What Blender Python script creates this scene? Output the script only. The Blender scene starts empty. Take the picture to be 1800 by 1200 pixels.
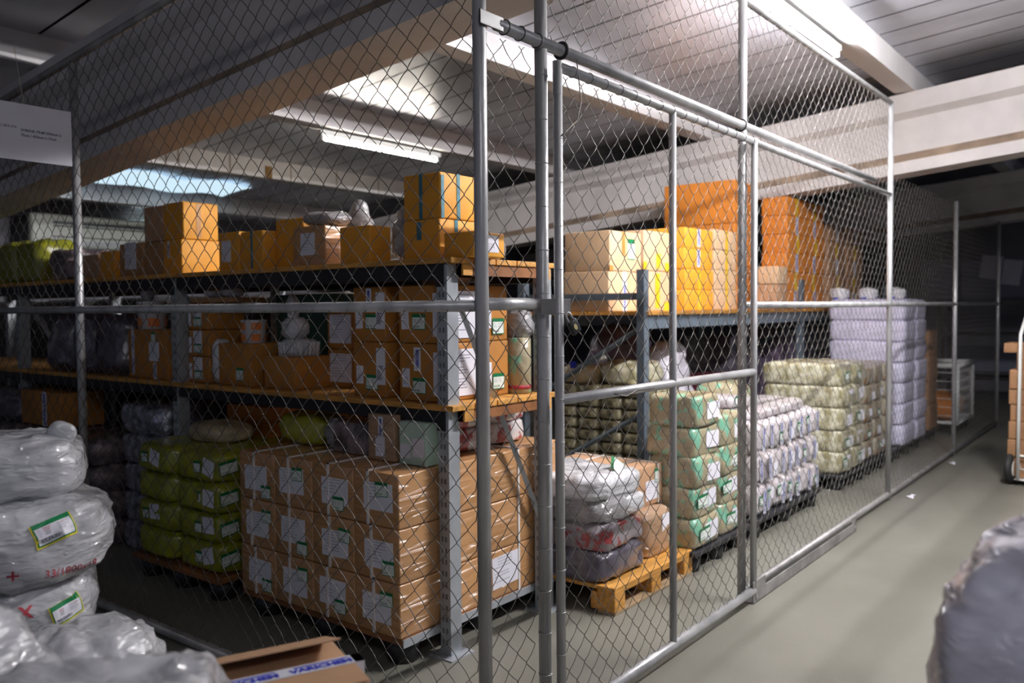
import bpy, bmesh, math, random
from mathutils import Vector, Matrix, noise
from mathutils.bvhtree import BVHTree
random.seed(7)
scn = bpy.context.scene
COL = scn.collection
R = math.radians

# ------------------------------------------------------------------ camera, world, exposure
cam_d = bpy.data.cameras.new('camera')
cam = bpy.data.objects.new('camera', cam_d); COL.objects.link(cam)
yaw, pitch, roll = R(38.06), R(2.22), R(-0.50)
fwd = Vector((math.cos(yaw)*math.cos(pitch), math.sin(yaw)*math.cos(pitch), -math.sin(pitch)))
rt = Vector((math.sin(yaw), -math.cos(yaw), 0)); up = rt.cross(fwd)
rt2 = rt*math.cos(roll)+up*math.sin(roll); up2 = up*math.cos(roll)-rt*math.sin(roll)
m = Matrix((rt2, up2, -fwd)).transposed().to_4x4(); m.translation = (0, 0, 1.5)
cam.matrix_world = m
cam_d.sensor_width = 36; cam_d.lens = 1489/1800*36; cam_d.clip_start = .05
cam_d.dof.use_dof = True; cam_d.dof.focus_distance = 2.95; cam_d.dof.aperture_fstop = 2.6
scn.camera = cam
w = bpy.data.worlds.new('world'); scn.world = w; w.use_nodes = True
bg = w.node_tree.nodes['Background']; bg.inputs[0].default_value = (.52, .58, .80, 1); bg.inputs[1].default_value = .18
scn.view_settings.view_transform = 'Standard'; scn.view_settings.look = 'None'
scn.view_settings.exposure = 0.12; scn.view_settings.gamma = 1; scn.view_settings.use_curve_mapping = False
LAMP_FRONT, LAMP_AISLE, LAMP_CAGE, LAMP_BACK, LAMP_FILL = 1600, 430, 60, 24, 225      # emission strength of the tubes

# ------------------------------------------------------------------ materials
MATS = {}
def mat(name, col, rough=.6, metal=0., var=.12, scale=6., bump=0., bscale=40., coat=0., col2=None, stretch=(1, 1, 1), spec=.5, thr=None, crough=.08, trans=0.):
    if name in MATS: return MATS[name]
    M = bpy.data.materials.new(name); M.use_nodes = True
    nt = M.node_tree; N = nt.nodes; L = nt.links
    b = N['Principled BSDF']
    tc = N.new('ShaderNodeTexCoord'); mp = N.new('ShaderNodeMapping'); mp.inputs['Scale'].default_value = stretch
    L.new(tc.outputs['Object'], mp.inputs[0])
    nz = N.new('ShaderNodeTexNoise'); nz.inputs['Scale'].default_value = scale; nz.inputs['Detail'].default_value = 6
    L.new(mp.outputs[0], nz.inputs['Vector'])
    rp = N.new('ShaderNodeValToRGB'); L.new(nz.outputs['Fac'], rp.inputs[0])
    c = Vector(col[:3]); c2 = Vector(col2) if col2 else c*(1-var*1.6)
    a, z = thr if thr else (.35, .65)
    rp.color_ramp.elements[0].position = a; rp.color_ramp.elements[1].position = z
    rp.color_ramp.elements[0].color = (*c2, 1); rp.color_ramp.elements[1].color = (*(c if col2 else c*(1+var*.6)), 1)
    L.new(rp.outputs[0], b.inputs['Base Color'])
    b.inputs['Roughness'].default_value = rough; b.inputs['Metallic'].default_value = metal
    b.inputs['Specular IOR Level'].default_value = spec
    if trans: b.inputs['Transmission Weight'].default_value = trans
    if bump:
        n2 = N.new('ShaderNodeTexNoise'); n2.inputs['Scale'].default_value = bscale; n2.inputs['Detail'].default_value = 5
        L.new(mp.outputs[0], n2.inputs['Vector'])
        bp = N.new('ShaderNodeBump'); bp.inputs['Strength'].default_value = bump; bp.inputs['Distance'].default_value = .02
        L.new(n2.outputs['Fac'], bp.inputs['Height']); L.new(bp.outputs[0], b.inputs['Normal'])
        if coat: L.new(bp.outputs[0], b.inputs['Coat Normal'])
    if coat:
        b.inputs['Coat Weight'].default_value = coat; b.inputs['Coat Roughness'].default_value = crough
    MATS[name] = M
    return M
def filmmat(name, col, st):
    """cardboard under tight stretch film : matt board, glossy coat creased into slanting streaks"""
    M = bpy.data.materials.new(name); M.use_nodes = True; nt = M.node_tree; N = nt.nodes; L = nt.links; b = N['Principled BSDF']
    tc = N.new('ShaderNodeTexCoord'); mp = N.new('ShaderNodeMapping'); mp.inputs['Scale'].default_value = (2.6, 2.6, 16); mp.inputs['Rotation'].default_value = (.16, -.20, 0)
    L.new(tc.outputs['Object'], mp.inputs[0])
    n = N.new('ShaderNodeTexNoise'); n.noise_type = 'RIDGED_MULTIFRACTAL'; n.inputs['Scale'].default_value = 1.5; n.inputs['Detail'].default_value = 3; n.inputs['Distortion'].default_value = .7
    L.new(mp.outputs[0], n.inputs['Vector'])
    bp = N.new('ShaderNodeBump'); bp.inputs['Strength'].default_value = st; bp.inputs['Distance'].default_value = .07; L.new(n.outputs['Fac'], bp.inputs['Height'])
    L.new(bp.outputs[0], b.inputs['Coat Normal'])
    c1 = N.new('ShaderNodeTexNoise'); c1.inputs['Scale'].default_value = 4; L.new(tc.outputs['Object'], c1.inputs['Vector'])
    rp = N.new('ShaderNodeValToRGB'); L.new(c1.outputs['Fac'], rp.inputs[0]); c = Vector(col)
    rp.color_ramp.elements[0].position = .3; rp.color_ramp.elements[0].color = (*(c*.86), 1); rp.color_ramp.elements[1].position = .7; rp.color_ramp.elements[1].color = (*(c*1.06), 1)
    L.new(rp.outputs[0], b.inputs['Base Color']); b.inputs['Roughness'].default_value = .65
    b.inputs['Coat Weight'].default_value = 1; b.inputs['Coat Roughness'].default_value = .27; b.inputs['Coat IOR'].default_value = 1.65
    MATS[name] = M; return M
def bagmat(name, col, rough, trans):
    """thin stretched plastic film : ridged wrinkles under a glossy coat"""
    M = bpy.data.materials.new(name); M.use_nodes = True; nt = M.node_tree; N = nt.nodes; L = nt.links; b = N['Principled BSDF']
    tc = N.new('ShaderNodeTexCoord'); mp = N.new('ShaderNodeMapping'); mp.inputs['Scale'].default_value = (1, 1, 2.6); mp.inputs['Rotation'].default_value = (.25, .2, 0)
    L.new(tc.outputs['Object'], mp.inputs[0])
    def nz(kind, sc, det):
        n = N.new('ShaderNodeTexNoise'); n.noise_type = kind; n.inputs['Scale'].default_value = sc; n.inputs['Detail'].default_value = det; n.inputs['Distortion'].default_value = .6
        L.new(mp.outputs[0], n.inputs['Vector']); return n
    big = nz('RIDGED_MULTIFRACTAL', 9, 3); fine = nz('RIDGED_MULTIFRACTAL', 28, 2); cn = nz('FBM', 6, 5)
    ad = N.new('ShaderNodeMath'); ad.operation = 'MULTIPLY_ADD'; ad.inputs[1].default_value = .35
    L.new(fine.outputs['Fac'], ad.inputs[0]); L.new(big.outputs['Fac'], ad.inputs[2])
    bp = N.new('ShaderNodeBump'); bp.inputs['Strength'].default_value = .9; bp.inputs['Distance'].default_value = .05; L.new(ad.outputs[0], bp.inputs['Height'])
    b2 = N.new('ShaderNodeBump'); b2.inputs['Strength'].default_value = .4; b2.inputs['Distance'].default_value = .03; L.new(ad.outputs[0], b2.inputs['Height'])
    L.new(b2.outputs[0], b.inputs['Normal']); L.new(bp.outputs[0], b.inputs['Coat Normal'])
    rp = N.new('ShaderNodeValToRGB'); L.new(cn.outputs['Fac'], rp.inputs[0]); c = Vector(col)
    rp.color_ramp.elements[0].position = .3; rp.color_ramp.elements[0].color = (*(c*.72), 1); rp.color_ramp.elements[1].position = .7; rp.color_ramp.elements[1].color = (*(c*1.08), 1)
    L.new(rp.outputs[0], b.inputs['Base Color']); b.inputs['Roughness'].default_value = rough
    b.inputs['Coat Weight'].default_value = 1; b.inputs['Coat Roughness'].default_value = .12; b.inputs['Transmission Weight'].default_value = trans
    MATS[name] = M; return M
def emit(name, col, s):
    M = bpy.data.materials.new(name); M.use_nodes = True
    b = M.node_tree.nodes['Principled BSDF']; b.inputs['Base Color'].default_value = (*col, 1)
    b.inputs['Emission Color'].default_value = (*col, 1); b.inputs['Emission Strength'].default_value = s
    MATS[name] = M; return M

mat('steel', (.45, .45, .455), .38, .42, .18, 9, .08, 60, stretch=(1, 1, .25))
mat('steel_dull', (.33, .32, .31), .5, .4, .2, 8, .1, 50)
mat('wire', (.125, .115, .105), .45, .5, .15, 20)
mat('tie', (.03, .03, .03), .5)
mat('kraft', (.40, .205, .085), .7, 0, .12, 5, .04, 90)
mat('kraft_pink', (.46, .27, .15), .7, 0, .1, 5, .04, 90)
mat('kraft_beige', (.62, .42, .25), .7, 0, .08, 5, .04, 90)
mat('orange', (.45, .185, .03), .62, 0, .12, 5, .04, 90)
mat('orange_deep', (.60, .20, .022), .62, 0, .12, 4, .04, 90)
mat('amber', (.74, .33, .028), .6, 0, .08, 4, .04, 90)
filmmat('wrapped', (.50, .255, .095), 1.)
filmmat('wrapped_brown', (.42, .26, .15), 1.)
mat('paper', (.78, .77, .84), .75, 0, .05, 3)
mat('sticker', (.74, .80, .74), .6, 0, .03, 3)
mat('ink', (.10, .10, .14), .8, 0, .1, 3)
mat('ink_grey', (.32, .32, .38), .8, 0, .1, 3)
mat('green', (.0, .18, .055), .5, 0, .1, 3)
mat('yellow', (.75, .62, .02), .5, 0, .1, 3)
mat('yellow_tape', (.80, .50, .02), .4, 0, .06, 3, coat=.3)
mat('cyan_tape', (.06, .22, .28), .45, 0, .3, 18)
mat('blue_ink', (.02, .035, .42), .5, 0, .1, 3)
mat('red_ink', (.45, .04, .06), .6, 0, .3, 30)
mat('tape_white', (.74, .75, .82), .3, 0, .06, 6, .15, 20, coat=.5)
mat('tape_brown', (.50, .24, .06), .3, 0, .06, 6, coat=.6)
mat('strap', (.74, .70, .68), .45, 0, .05, 5)
bagmat('bag', (.50, .505, .53), .35, 0.03)
bagmat('bag_grey', (.78, .75, .84), .30, 0.0)
bagmat('bag_clear', (.46, .45, .46), .25, .3)
bagmat('bag_white', (.70, .70, .73), .35, .0)
mat('bag_dark', (.13, .12, .15), .3, 0, .4, 9, .8, 10, coat=1., col2=(.05, .04, .06))
mat('bag_red', (.26, .23, .25), .3, 0, .1, 9, .6, 12, coat=.9, col2=(.30, .03, .035), thr=(.44, .48))
mat('red_bale', (.62, .58, .58), .35, 0, .1, 9, .5, 12, coat=.8, col2=(.33, .035, .04), thr=(.44, .47))
mat('bag_purple', (.20, .15, .24), .3, 0, .3, 9, .6, 12, coat=.8)
mat('shade_filler', (.035, .03, .03), .6, 0, .3, 6)
mat('silver', (.46, .47, .55), .2, .55, .4, 14, .9, 16, coat=.6)
mat('lime', (.37, .37, .02), .35, 0, .35, 9, .6, 12, coat=.8, col2=(.21, .22, .012), thr=(.3, .7))
mat('khaki', (.40, .37, .24), .35, 0, .2, 16, .6, 22, coat=.7, col2=(.13, .11, .06), thr=(.40, .60))
mat('khaki_white', (.62, .60, .46), .32, 0, .2, 12, .6, 22, coat=.8, col2=(.27, .24, .12), thr=(.38, .60))
mat('khaki_orange', (.32, .29, .21), .35, 0, .2, 15, .6, 22, coat=.7, col2=(.22, .10, .03), thr=(.38, .5))
mat('mint', (.20, .48, .33), .32, 0, .1, 12, .5, 20, coat=.8, col2=(.38, .33, .21), thr=(.55, .60))
mat('mint_box', (.50, .66, .55), .5, 0, .1, 5)
mat('pinkpack', (.30, .22, .22), .4, 0, .2, 12, .6, 18, coat=.6, col2=(.07, .055, .06), thr=(.42, .6))
mat('cupbag', (.66, .63, .66), .35, 0, .15, 12, .6, 16, coat=.8, col2=(.42, .36, .36), thr=(.35, .6))
mat('lilac', (.62, .60, .76), .5, 0, .12, 9, .5, 16, coat=.25)
mat('cream', (.50, .40, .24), .4, 0, .2, 8, .4, 12, coat=.5)
mat('maroon', (.12, .02, .04), .5, 0, .2, 8)
mat('teal_dark', (.03, .10, .07), .5, 0, .2, 8)
mat('bucket', (.74, .72, .74), .35, 0, .05, 5, coat=.4)
mat('bucket_orange', (.75, .20, .03), .4, 0, .05, 5)
mat('black', (.012, .012, .014), .45, 0, .2, 8)
mat('black_plastic', (.02, .02, .024), .5, 0, .2, 8)
mat('slate', (.11, .14, .17), .45, .2, .15, 8)
mat('upright', (.42, .45, .48), .42, .35, .12, 8)
mat('slot', (.13, .135, .14), .8)
mat('wood', (.62, .30, .06), .6, 0, .22, 5, .15, 30, stretch=(1, 8, 8))
mat('wood_y', (.62, .30, .06), .6, 0, .22, 5, .15, 30, stretch=(8, 1, 8))
mat('wood_dark', (.26, .10, .03), .65, 0, .3, 5, .15, 30)
mat('wood_raw', (.40, .28, .16), .7, 0, .2, 6, .15, 30)
mat('tray_brown', (.36, .19, .09), .7, 0, .15, 8, .3, 30)
mat('plaster', (.60, .57, .56), .75, 0, .10, 2.2, .12, 25)
mat('plaster_purlin', (.66, .64, .64), .75, 0, .08, 1.5, .10, 25)
mat('dust', (.34, .25, .18), .9, 0, .3, 3, .1, 20)
mat('stain', (.30, .17, .06), .9, 0, .3, 8)
mat('wall', (.20, .20, .23), .8, 0, .2, 1.2)
mat('wall_blue', (.28, .29, .38), .7, 0, .1, 1.2)
mat('foil', (.54, .55, .60), .36, .65, .14, 1.6, .35, 1.3, stretch=(1, .6, 1))
mat('seam', (.12, .12, .13), .6, .3)
mat('floor', (.185, .18, .15), .42, 0, .10, 1.4, .05, 60)
mat('floor_mark', (.40, .37, .31), .5, 0, .2, 20)
mat('rubber', (.02, .02, .02), .7)
mat('white_enamel', (.70, .72, .70), .35, 0, .05, 4)
mat('ac_white', (.50, .54, .50), .35, 0, .05, 4)
mat('brass', (.75, .62, .30), .35, .6, .05, 5)
mat('green_pipe', (.0, .40, .20), .4)
mat('string', (.5, .45, .35), .9)
emit('tube_main', (1., .97, 1.), LAMP_AISLE)
emit('tube_warm', (1., .92, .78), LAMP_CAGE)
emit('tube_front', (1., .97, .98), LAMP_FRONT)
emit('tube_cool', (.85, 1., .95), LAMP_BACK)
emit('tube_fill', (.96, .95, 1.), LAMP_FILL)
emit('foil_glow', (.62, .82, .95), .9)  # lit look of the roof foil, put in as emission
emit('spot', (.8, 1., .95), 6)

# ------------------------------------------------------------------ mesh builder
class MB:
    def __init__(s): s.v = []; s.f = []; s.mi = []; s.mats = []
    def m(s, name):
        if name not in s.mats: s.mats.append(name)
        return s.mats.index(name)
    def add(s, vs, fs, name, M=None):
        o = len(s.v); k = s.m(name)
        s.v += [tuple(M @ Vector(p)) if M else tuple(p) for p in vs]
        for f in fs: s.f.append([o+i for i in f]); s.mi.append(k)
        return s
    def box(s, a, b, name, M=None):
        x0, y0, z0 = a; x1, y1, z1 = b
        vs = [(x0,y0,z0),(x1,y0,z0),(x1,y1,z0),(x0,y1,z0),(x0,y0,z1),(x1,y0,z1),(x1,y1,z1),(x0,y1,z1)]
        return s.add(vs, [(0,3,2,1),(4,5,6,7),(0,1,5,4),(1,2,6,5),(2,3,7,6),(3,0,4,7)], name, M)
    def tube(s, pts, r, name, n=10, cap=True):
        pts = [Vector(p) for p in pts]; vs = []; fs = []; prev = None
        for i, p in enumerate(pts):
            d = (pts[min(i+1, len(pts)-1)]-pts[max(i-1, 0)]).normalized()
            if prev is None:
                a = d.cross(Vector((0, 0, 1)) if abs(d.z) < .9 else Vector((1, 0, 0))).normalized()
            else: a = (prev-d*prev.dot(d)).normalized()
            prev = a; b = d.cross(a); rr = r[i] if isinstance(r, (list, tuple)) else r
            vs += [p+a*rr*math.cos(2*math.pi*k/n)+b*rr*math.sin(2*math.pi*k/n) for k in range(n)]
        for i in range(len(pts)-1):
            for k in range(n): fs.append((i*n+k, i*n+(k+1)%n, (i+1)*n+(k+1)%n, (i+1)*n+k))
        if cap: fs += [tuple(range(n-1, -1, -1)), tuple((len(pts)-1)*n+k for k in range(n))]
        return s.add(vs, fs, name)
    def ring(s, c, axis, R0, r, name, n=16, k=6):
        M = Vector(axis).to_track_quat('Z', 'Y').to_matrix().to_4x4(); M.translation = c
        vs = []; fs = []
        for i in range(n):
            t = 2*math.pi*i/n
            for j in range(k):
                q = 2*math.pi*j/k; vs.append(((R0+r*math.cos(q))*math.cos(t), (R0+r*math.cos(q))*math.sin(t), r*math.sin(q)))
        for i in range(n):
            for j in range(k): fs.append((i*k+j, ((i+1)%n)*k+j, ((i+1)%n)*k+(j+1)%k, i*k+(j+1)%k))
        return s.add(vs, fs, name, M)
    def lathe(s, prof, name, n=24, M=None):
        vs = []; fs = []
        for r, z in prof: vs += [(r*math.cos(2*math.pi*k/n), r*math.sin(2*math.pi*k/n), z) for k in range(n)]
        for i in range(len(prof)-1):
            for k in range(n): fs.append((i*n+k, i*n+(k+1)%n, (i+1)*n+(k+1)%n, (i+1)*n+k))
        fs += [tuple(range(n-1, -1, -1)), tuple((len(prof)-1)*n+k for k in range(n))]
        return s.add(vs, fs, name, M)
    def mesh(s, name, smooth=False, bevel=0, seg=2):
        me = bpy.data.meshes.new(name); me.from_pydata(s.v, [], s.f)
        for q in s.mats: me.materials.append(MATS[q])
        me.polygons.foreach_set('material_index', s.mi)
        if bevel:
            bm = bmesh.new(); bm.from_mesh(me)
            bmesh.ops.bevel(bm, geom=bm.edges[:], offset=bevel, segments=seg, affect='EDGES', profile=.6)
            bm.to_mesh(me); bm.free()
        if smooth: me.polygons.foreach_set('use_smooth', [True]*len(me.polygons))
        me.update(); return me
def link(name, me, parent=None, M=None):
    o = bpy.data.objects.new(name, me); COL.objects.link(o)
    if parent: o.parent = parent
    if M is not None: o.matrix_local = M
    return o
def tag(o, label, cat, group=None):
    o['label'] = label; o['category'] = cat
    if group: o['group'] = group
    return o
def thing(name, label, cat, loc=(0, 0, 0), rz=0, group=None):
    o = bpy.data.objects.new(name, None); COL.objects.link(o); o.location = loc; o.rotation_euler = (0, 0, rz)
    o.empty_display_size = .1
    return tag(o, label, cat, group)
def struct(name, me, label=None):
    o = link(name, me); o['kind'] = 'structure'
    if label: o['label'] = label
    return o
_txt = {}
def text(txt, h, bold=0.):
    k = (txt, bold)
    if k not in _txt:
        c = bpy.data.curves.new('lettering', 'FONT'); c.body = txt; c.size = 1; c.resolution_u = 2; c.offset = bold
        o = bpy.data.objects.new('lettering', c); COL.objects.link(o)
        dg = bpy.context.evaluated_depsgraph_get(); me = bpy.data.meshes.new_from_object(o.evaluated_get(dg))
        vs = [tuple(v.co) for v in me.vertices]; fs = [tuple(p.vertices) for p in me.polygons]
        COL.objects.unlink(o); bpy.data.objects.remove(o); bpy.data.meshes.remove(me)
        xs = [v[0] for v in vs]; ys = [v[1] for v in vs]
        vs = [(v[0]-min(xs), v[1]-min(ys), 0) for v in vs]
        _txt[k] = (vs, fs, max(xs)-min(xs), max(ys)-min(ys))
    vs, fs, W, H = _txt[k]; sc = h/H
    return [(v[0]*sc, v[1]*sc, 0) for v in vs], fs, W*sc

# ------------------------------------------------------------------ printed labels (thin paper, local X right, Y up, normal +Z)
_lab = {}
def label_mesh(kind, W, H, seed=0, curl=0.):
    k = (kind, round(W, 3), round(H, 3), seed % 4)
    if k in _lab: return _lab[k]
    rnd = random.Random(seed*7+len(kind)); B = MB(); t = .0008
    def q(x0, y0, x1, y1, z, c): B.add([(x0,y0,z),(x1,y0,z),(x1,y1,z),(x0,y1,z)], [(0,1,2,3)], c)
    if kind == 'green':
        B.box((0, 0, 0), (W, H, t), 'green')
        q(W*.04, H*.06, W*.96, H*.78, t+.0003, 'sticker')
        for i in range(3):
            y = H*(.66-.1*i); x = W*.08
            for j in range(2):
                l = W*rnd.uniform(.12, .3); q(x, y, x+l, y+H*.025, t+.0006, 'ink_grey'); x += W*.42
        vs, fs, l = text('RELEASED', H*.12, .02)
        s = min(1, W*.5/l); B.add([(a*s, b, 0) for a, b, c in vs], fs, 'green' if seed % 2 else 'ink', Matrix.Translation((W*.08, H*.14, t+.0006)))
    elif kind == 'green_yellow':
        B.box((-W*.04, -H*.06, 0), (W*1.03, H, t*.6), 'yellow')
        B.box((0, 0, t*.6), (W, H, t), 'green')
        q(W*.035, H*.06, W*.965, H*.78, t+.0003, 'paper')
        for i in range(4):
            y = H*(.68-.09*i)
            q(W*.08, y, W*.16, y+H*.02, t+.0006, 'ink_grey'); q(W*.24, y, W*(.24+rnd.uniform(.1, .2)), y+H*.03, t+.0006, 'red_ink' if i < 2 else 'ink')
            q(W*.58, y, W*(.7+rnd.uniform(.05, .2)), y+H*.02, t+.0006, 'red_ink' if i == 0 else 'ink_grey')
        vs, fs, l = text('RELEASED', H*.15, .03); s = min(1, W*.5/l)
        B.add([(a*s, b, 0) for a, b, c in vs], fs, 'ink', Matrix.Translation((W*.1, H*.12, t+.0006)))
    elif kind == 'blank':
        B.box((0, 0, 0), (W, H, t), 'paper')
    else:
        B.box((0, 0, 0), (W, H, t), 'paper')
        n = max(4, min(13, int(H/.016))); top = .92 if kind == 'doc' else .5
        for i in range(n):
            y = H*(top-(top-.1)*i/n); x = W*(.08 if i > 2 else .2)
            l = W*rnd.uniform(.35, .62) if i > 2 else W*.55
            if kind == 'doc' and rnd.random() < .15: continue
            q(x, y, x+l, y+min(.0045, H*.022), t+.0004, 'ink_grey' if kind == 'doc' else 'ink')
    _lab[k] = B.mesh('paper_label'); return _lab[k]
def face_M(face, x, y, z, tilt=0., eps=.0012):
    """origin = lower left corner as seen; W looks along +x, S along +y, T from above"""
    if face == 'W': M = Matrix(((0, 0, -1, x-eps), (-1, 0, 0, y), (0, 1, 0, z), (0, 0, 0, 1)))
    elif face == 'S': M = Matrix(((1, 0, 0, x), (0, 0, -1, y-eps), (0, 1, 0, z), (0, 0, 0, 1)))
    else: M = Matrix(((1, 0, 0, x), (0, 1, 0, y), (0, 0, 1, z+eps), (0, 0, 0, 1)))
    return M @ Matrix.Rotation(tilt, 4, 'Z')
def tape_mesh(L, W, printed=None, base='tape_white', band='blue_ink'):
    B = MB(); B.box((-W/2, 0, 0), (W/2, L, .0008), base)
    if printed:
        h = W*.5; vs, fs, l = text(printed, h, .05); y = .01
        while y+l < L or y == .01:
            sc = min(1, (L-.02)/l)
            M = Matrix.Translation((h/2, y, .0012)) @ Matrix.Rotation(R(90), 4, 'Z') @ Matrix.Diagonal((sc, 1, 1, 1))
            B.add(vs, fs, band, M); y += l*sc+.05
    return B.mesh('tape')

# ------------------------------------------------------------------ cartons
_cart = {}
def carton(label, x0, y0, z0, dx, dy, h, m='orange', labels=(), tapes=(), straps=(), group=None, rz=0., cat='carton', name='cardboard_box'):
    """x0,y0 = south-west corner.  labels: (face,u,v,w,h,kind[,tilt]); tapes: (face,u,len,width,base,text); straps: (axis, position)"""
    t = thing(name, label, cat, (x0, y0, z0), rz, group)
    k = (m, round(dx, 3), round(dy, 3), round(h, 3))
    if k not in _cart:
        b = .007 if min(dx, dy, h) > .1 else .004
        B = MB().box((0, 0, .0005), (dx, dy, h-.0005), m); me = B.mesh('box_body', True, b, 2); _cart[k] = me
    link('box_body', _cart[k], t)
    # the closed top flaps with the gap between them
    for i, l in enumerate(labels):
        f, u, v, ww, hh, kd = l[:6]; tl = l[6] if len(l) > 6 else 0
        ep = .0012+.0014*i
        M = face_M('W', 0, dy-u, v, tl, ep) if f == 'W' else face_M('S', u, 0, v, tl, ep) if f == 'S' else face_M('T', u, v, h, tl, ep)
        link('paper_label' if kd[:5] != 'green' else 'release_sticker', label_mesh(kd, ww, hh, i+int(x0*37+z0*11)), t, M)
    for f, u, a, L, W, base, tx in tapes:
        M = face_M('W', 0, dy-u, a, 0, .0016) if f == 'W' else face_M('S', u, 0, a, 0, .0016) if f == 'S' else face_M('T', u, a, h, 0, .0016)
        link('packing_tape', tape_mesh(L, W, tx, base), t, M)
    for ax, p in straps:
        B = MB(); e = .005; w2 = .0065
        if ax == 'y':   # loop in the x-z plane at y = p
            for a, b in (((-e, p-w2, -.0), (0, p+w2, h+e)), ((dx, p-w2, 0), (dx+e, p+w2, h+e)), ((-e, p-w2, h), (dx+e, p+w2, h+e))): B.box(a, b, 'strap')
        else:
            for a, b in (((p-w2, -e, 0), (p+w2, 0, h+e)), ((p-w2, dy, 0), (p+w2, dy+e, h+e)), ((p-w2, -e, h), (p+w2, dy+e, h+e))): B.box(a, b, 'strap')
        link('strap', B.mesh('strap'), t)
    return t

# ------------------------------------------------------------------ bags and soft packs
_soft = {}
def soft_mesh(sx, sy, sz, m, seed=0, e=.5, lump=.05, crease=.03, res=28, tie=None, freq=3.):
    """rounded filled bag resting on z = 0; e small = boxy"""
    k = (round(sx, 3), round(sy, 3), round(sz, 3), m, seed, e, lump, crease, res)
    if k in _soft: return _soft[k]
    vs = []; fs = []; n2 = res*2
    def pw(c, p): return math.copysign(abs(c)**p, c)
    off = Vector((seed*3.17, seed*1.31, seed*7.7)); mn = min(sx, sy, sz)
    for i in range(res+1):
        ph = -math.pi/2+math.pi*i/res
        for j in range(n2):
            th = 2*math.pi*j/n2
            d = Vector((pw(math.cos(ph), e)*pw(math.cos(th), e), pw(math.cos(ph), e)*pw(math.sin(th), e), pw(math.sin(ph), e)))
            p = Vector((d.x*sx/2, d.y*sy/2, d.z*sz/2)); nn = Vector((math.cos(ph)*math.cos(th), math.cos(ph)*math.sin(th), math.sin(ph)))
            q = p*freq*1.6
            a = noise.noise(q+off)*lump
            c = (1-abs(noise.noise(Vector((q.x*2.2, q.y*2.2, q.z*5.0))+off*1.7))*2)*crease
            c2 = noise.noise(Vector((q.x*9, q.y*9, q.z*14))+off)*crease*.45
            p += nn*(a+c+c2)*min(1, mn*4)
            p.z = max(p.z, -sz/2); vs.append((p.x, p.y, p.z+sz/2))
    for i in range(res):
        for j in range(n2): fs.append((i*n2+j, i*n2+(j+1)%n2, (i+1)*n2+(j+1)%n2, (i+1)*n2+j))
    B = MB().add(vs, fs, m); me = B.mesh('bag_body', True)
    bm = bmesh.new(); bm.from_mesh(me); bmesh.ops.remove_doubles(bm, verts=bm.verts, dist=1e-5); bm.to_mesh(me); bm.free()
    _soft[k] = me; return me
def bag(label, c, size, m, seed=0, e=.55, lump=.05, crease=.03, res=28, rz=0., name='plastic_bag', cat='bag', group=None, parts=(), tilt=None):
    """c = centre of the footprint, z of the bottom.  parts: (part name, mesh, matrix in the bag's frame)"""
    me = soft_mesh(*size, m, seed, e, lump, crease, res)
    if not parts:
        o = link(name, me); o.location = c; o.rotation_euler = (tilt[0] if tilt else 0, tilt[1] if tilt else 0, rz); return tag(o, label, cat, group)
    t = thing(name, label, cat, c, rz, group)
    if tilt: t.rotation_euler = (tilt[0], tilt[1], rz)
    link('bag_body', me, t)
    for nm, pm, M in parts:
        if nm[0] == '@': link(nm[1:], decal(me, pm, M, nm[1:]), t)
        else: link(nm, pm, t, M)
    return t

def decal(bag_me, src, M, name):
    """lay the flat mesh src (placed by M in the bag's frame, facing its +Z) onto the bag's skin"""
    bm = bmesh.new(); bm.from_mesh(bag_me); tree = BVHTree.FromBMesh(bm); bm.free()
    me = src.copy(); me.name = name; b2 = bmesh.new(); b2.from_mesh(me)
    for _ in range(2):
        es = [e for e in b2.edges if e.calc_length() > .012]
        if es: bmesh.ops.subdivide_edges(b2, edges=es, cuts=2, use_grid_fill=True)
    n = (M.to_3x3() @ Vector((0, 0, 1))).normalized()
    for v in b2.verts:
        h = v.co.z; p = M @ Vector((v.co.x, v.co.y, 0))
        hit = tree.ray_cast(p+n*.5, -n, 1.2)
        v.co = (hit[0] if hit[0] is not None else p)+n*(.002+h*4)
    b2.to_mesh(me); b2.free(); return me
def stuck(bag_me, src, M, name): return (name, decal(bag_me, src, M, name), Matrix.Identity(4))
ORD = ['first', 'second', 'third', 'fourth', 'fifth', 'sixth', 'seventh', 'eighth', 'ninth', 'tenth']
def level(i, n):   # i counted from the bottom
    if i == n-1: return 'topmost'
    if i == 0: return 'lowest'
    return ORD[n-1-i]+' from the top'
def column(j, n):
    if n == 1: return ''
    return 'nearest column' if j == 0 else 'farthest column' if j == n-1 else ORD[j]+' column from the near end'

# =================================================================== THE SETTING
K = .09                                        # the roof falls towards +y
def zr(z0, y): return z0-K*y
F = MB(); F.add([(-4, -6, 0), (18, -6, 0), (18, 11, 0), (-4, 11, 0)], [(0, 1, 2, 3)], 'floor')
struct('floor', F.mesh('floor'))
F = MB()
F.tube([(2.6, .2, .0), (5.2, .62, .0), (8.6, .9, .0)], .003, 'floor_mark', 4)
struct('trim_1', F.mesh('trim_1'), 'thin pale scratch line running along the green floor')
# walls
B = MB(); B.box((-4, 10.9, 0), (18, 11.1, 3.4), 'wall'); struct('wall_north', B.mesh('wall_north'))
B = MB(); B.box((16.6, -6, 0), (16.8, 10.9, 4.4), 'wall'); struct('wall_east', B.mesh('wall_east'))
B = MB()
for y0, y1, z0, z1 in ((1.2, 2.95, 1.62, 2.25), (-.2, 1.1, 1.62, 2.6), (3.0, 3.6, 1.6, 2.3), (-.4, 3.2, .35, .78)): B.box((16.5, y0, z0), (16.598, y1, z1), 'wall_blue')
struct('trim_2', B.mesh('trim_2'), 'dim bluish wall panels at the far end of the aisle')
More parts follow.
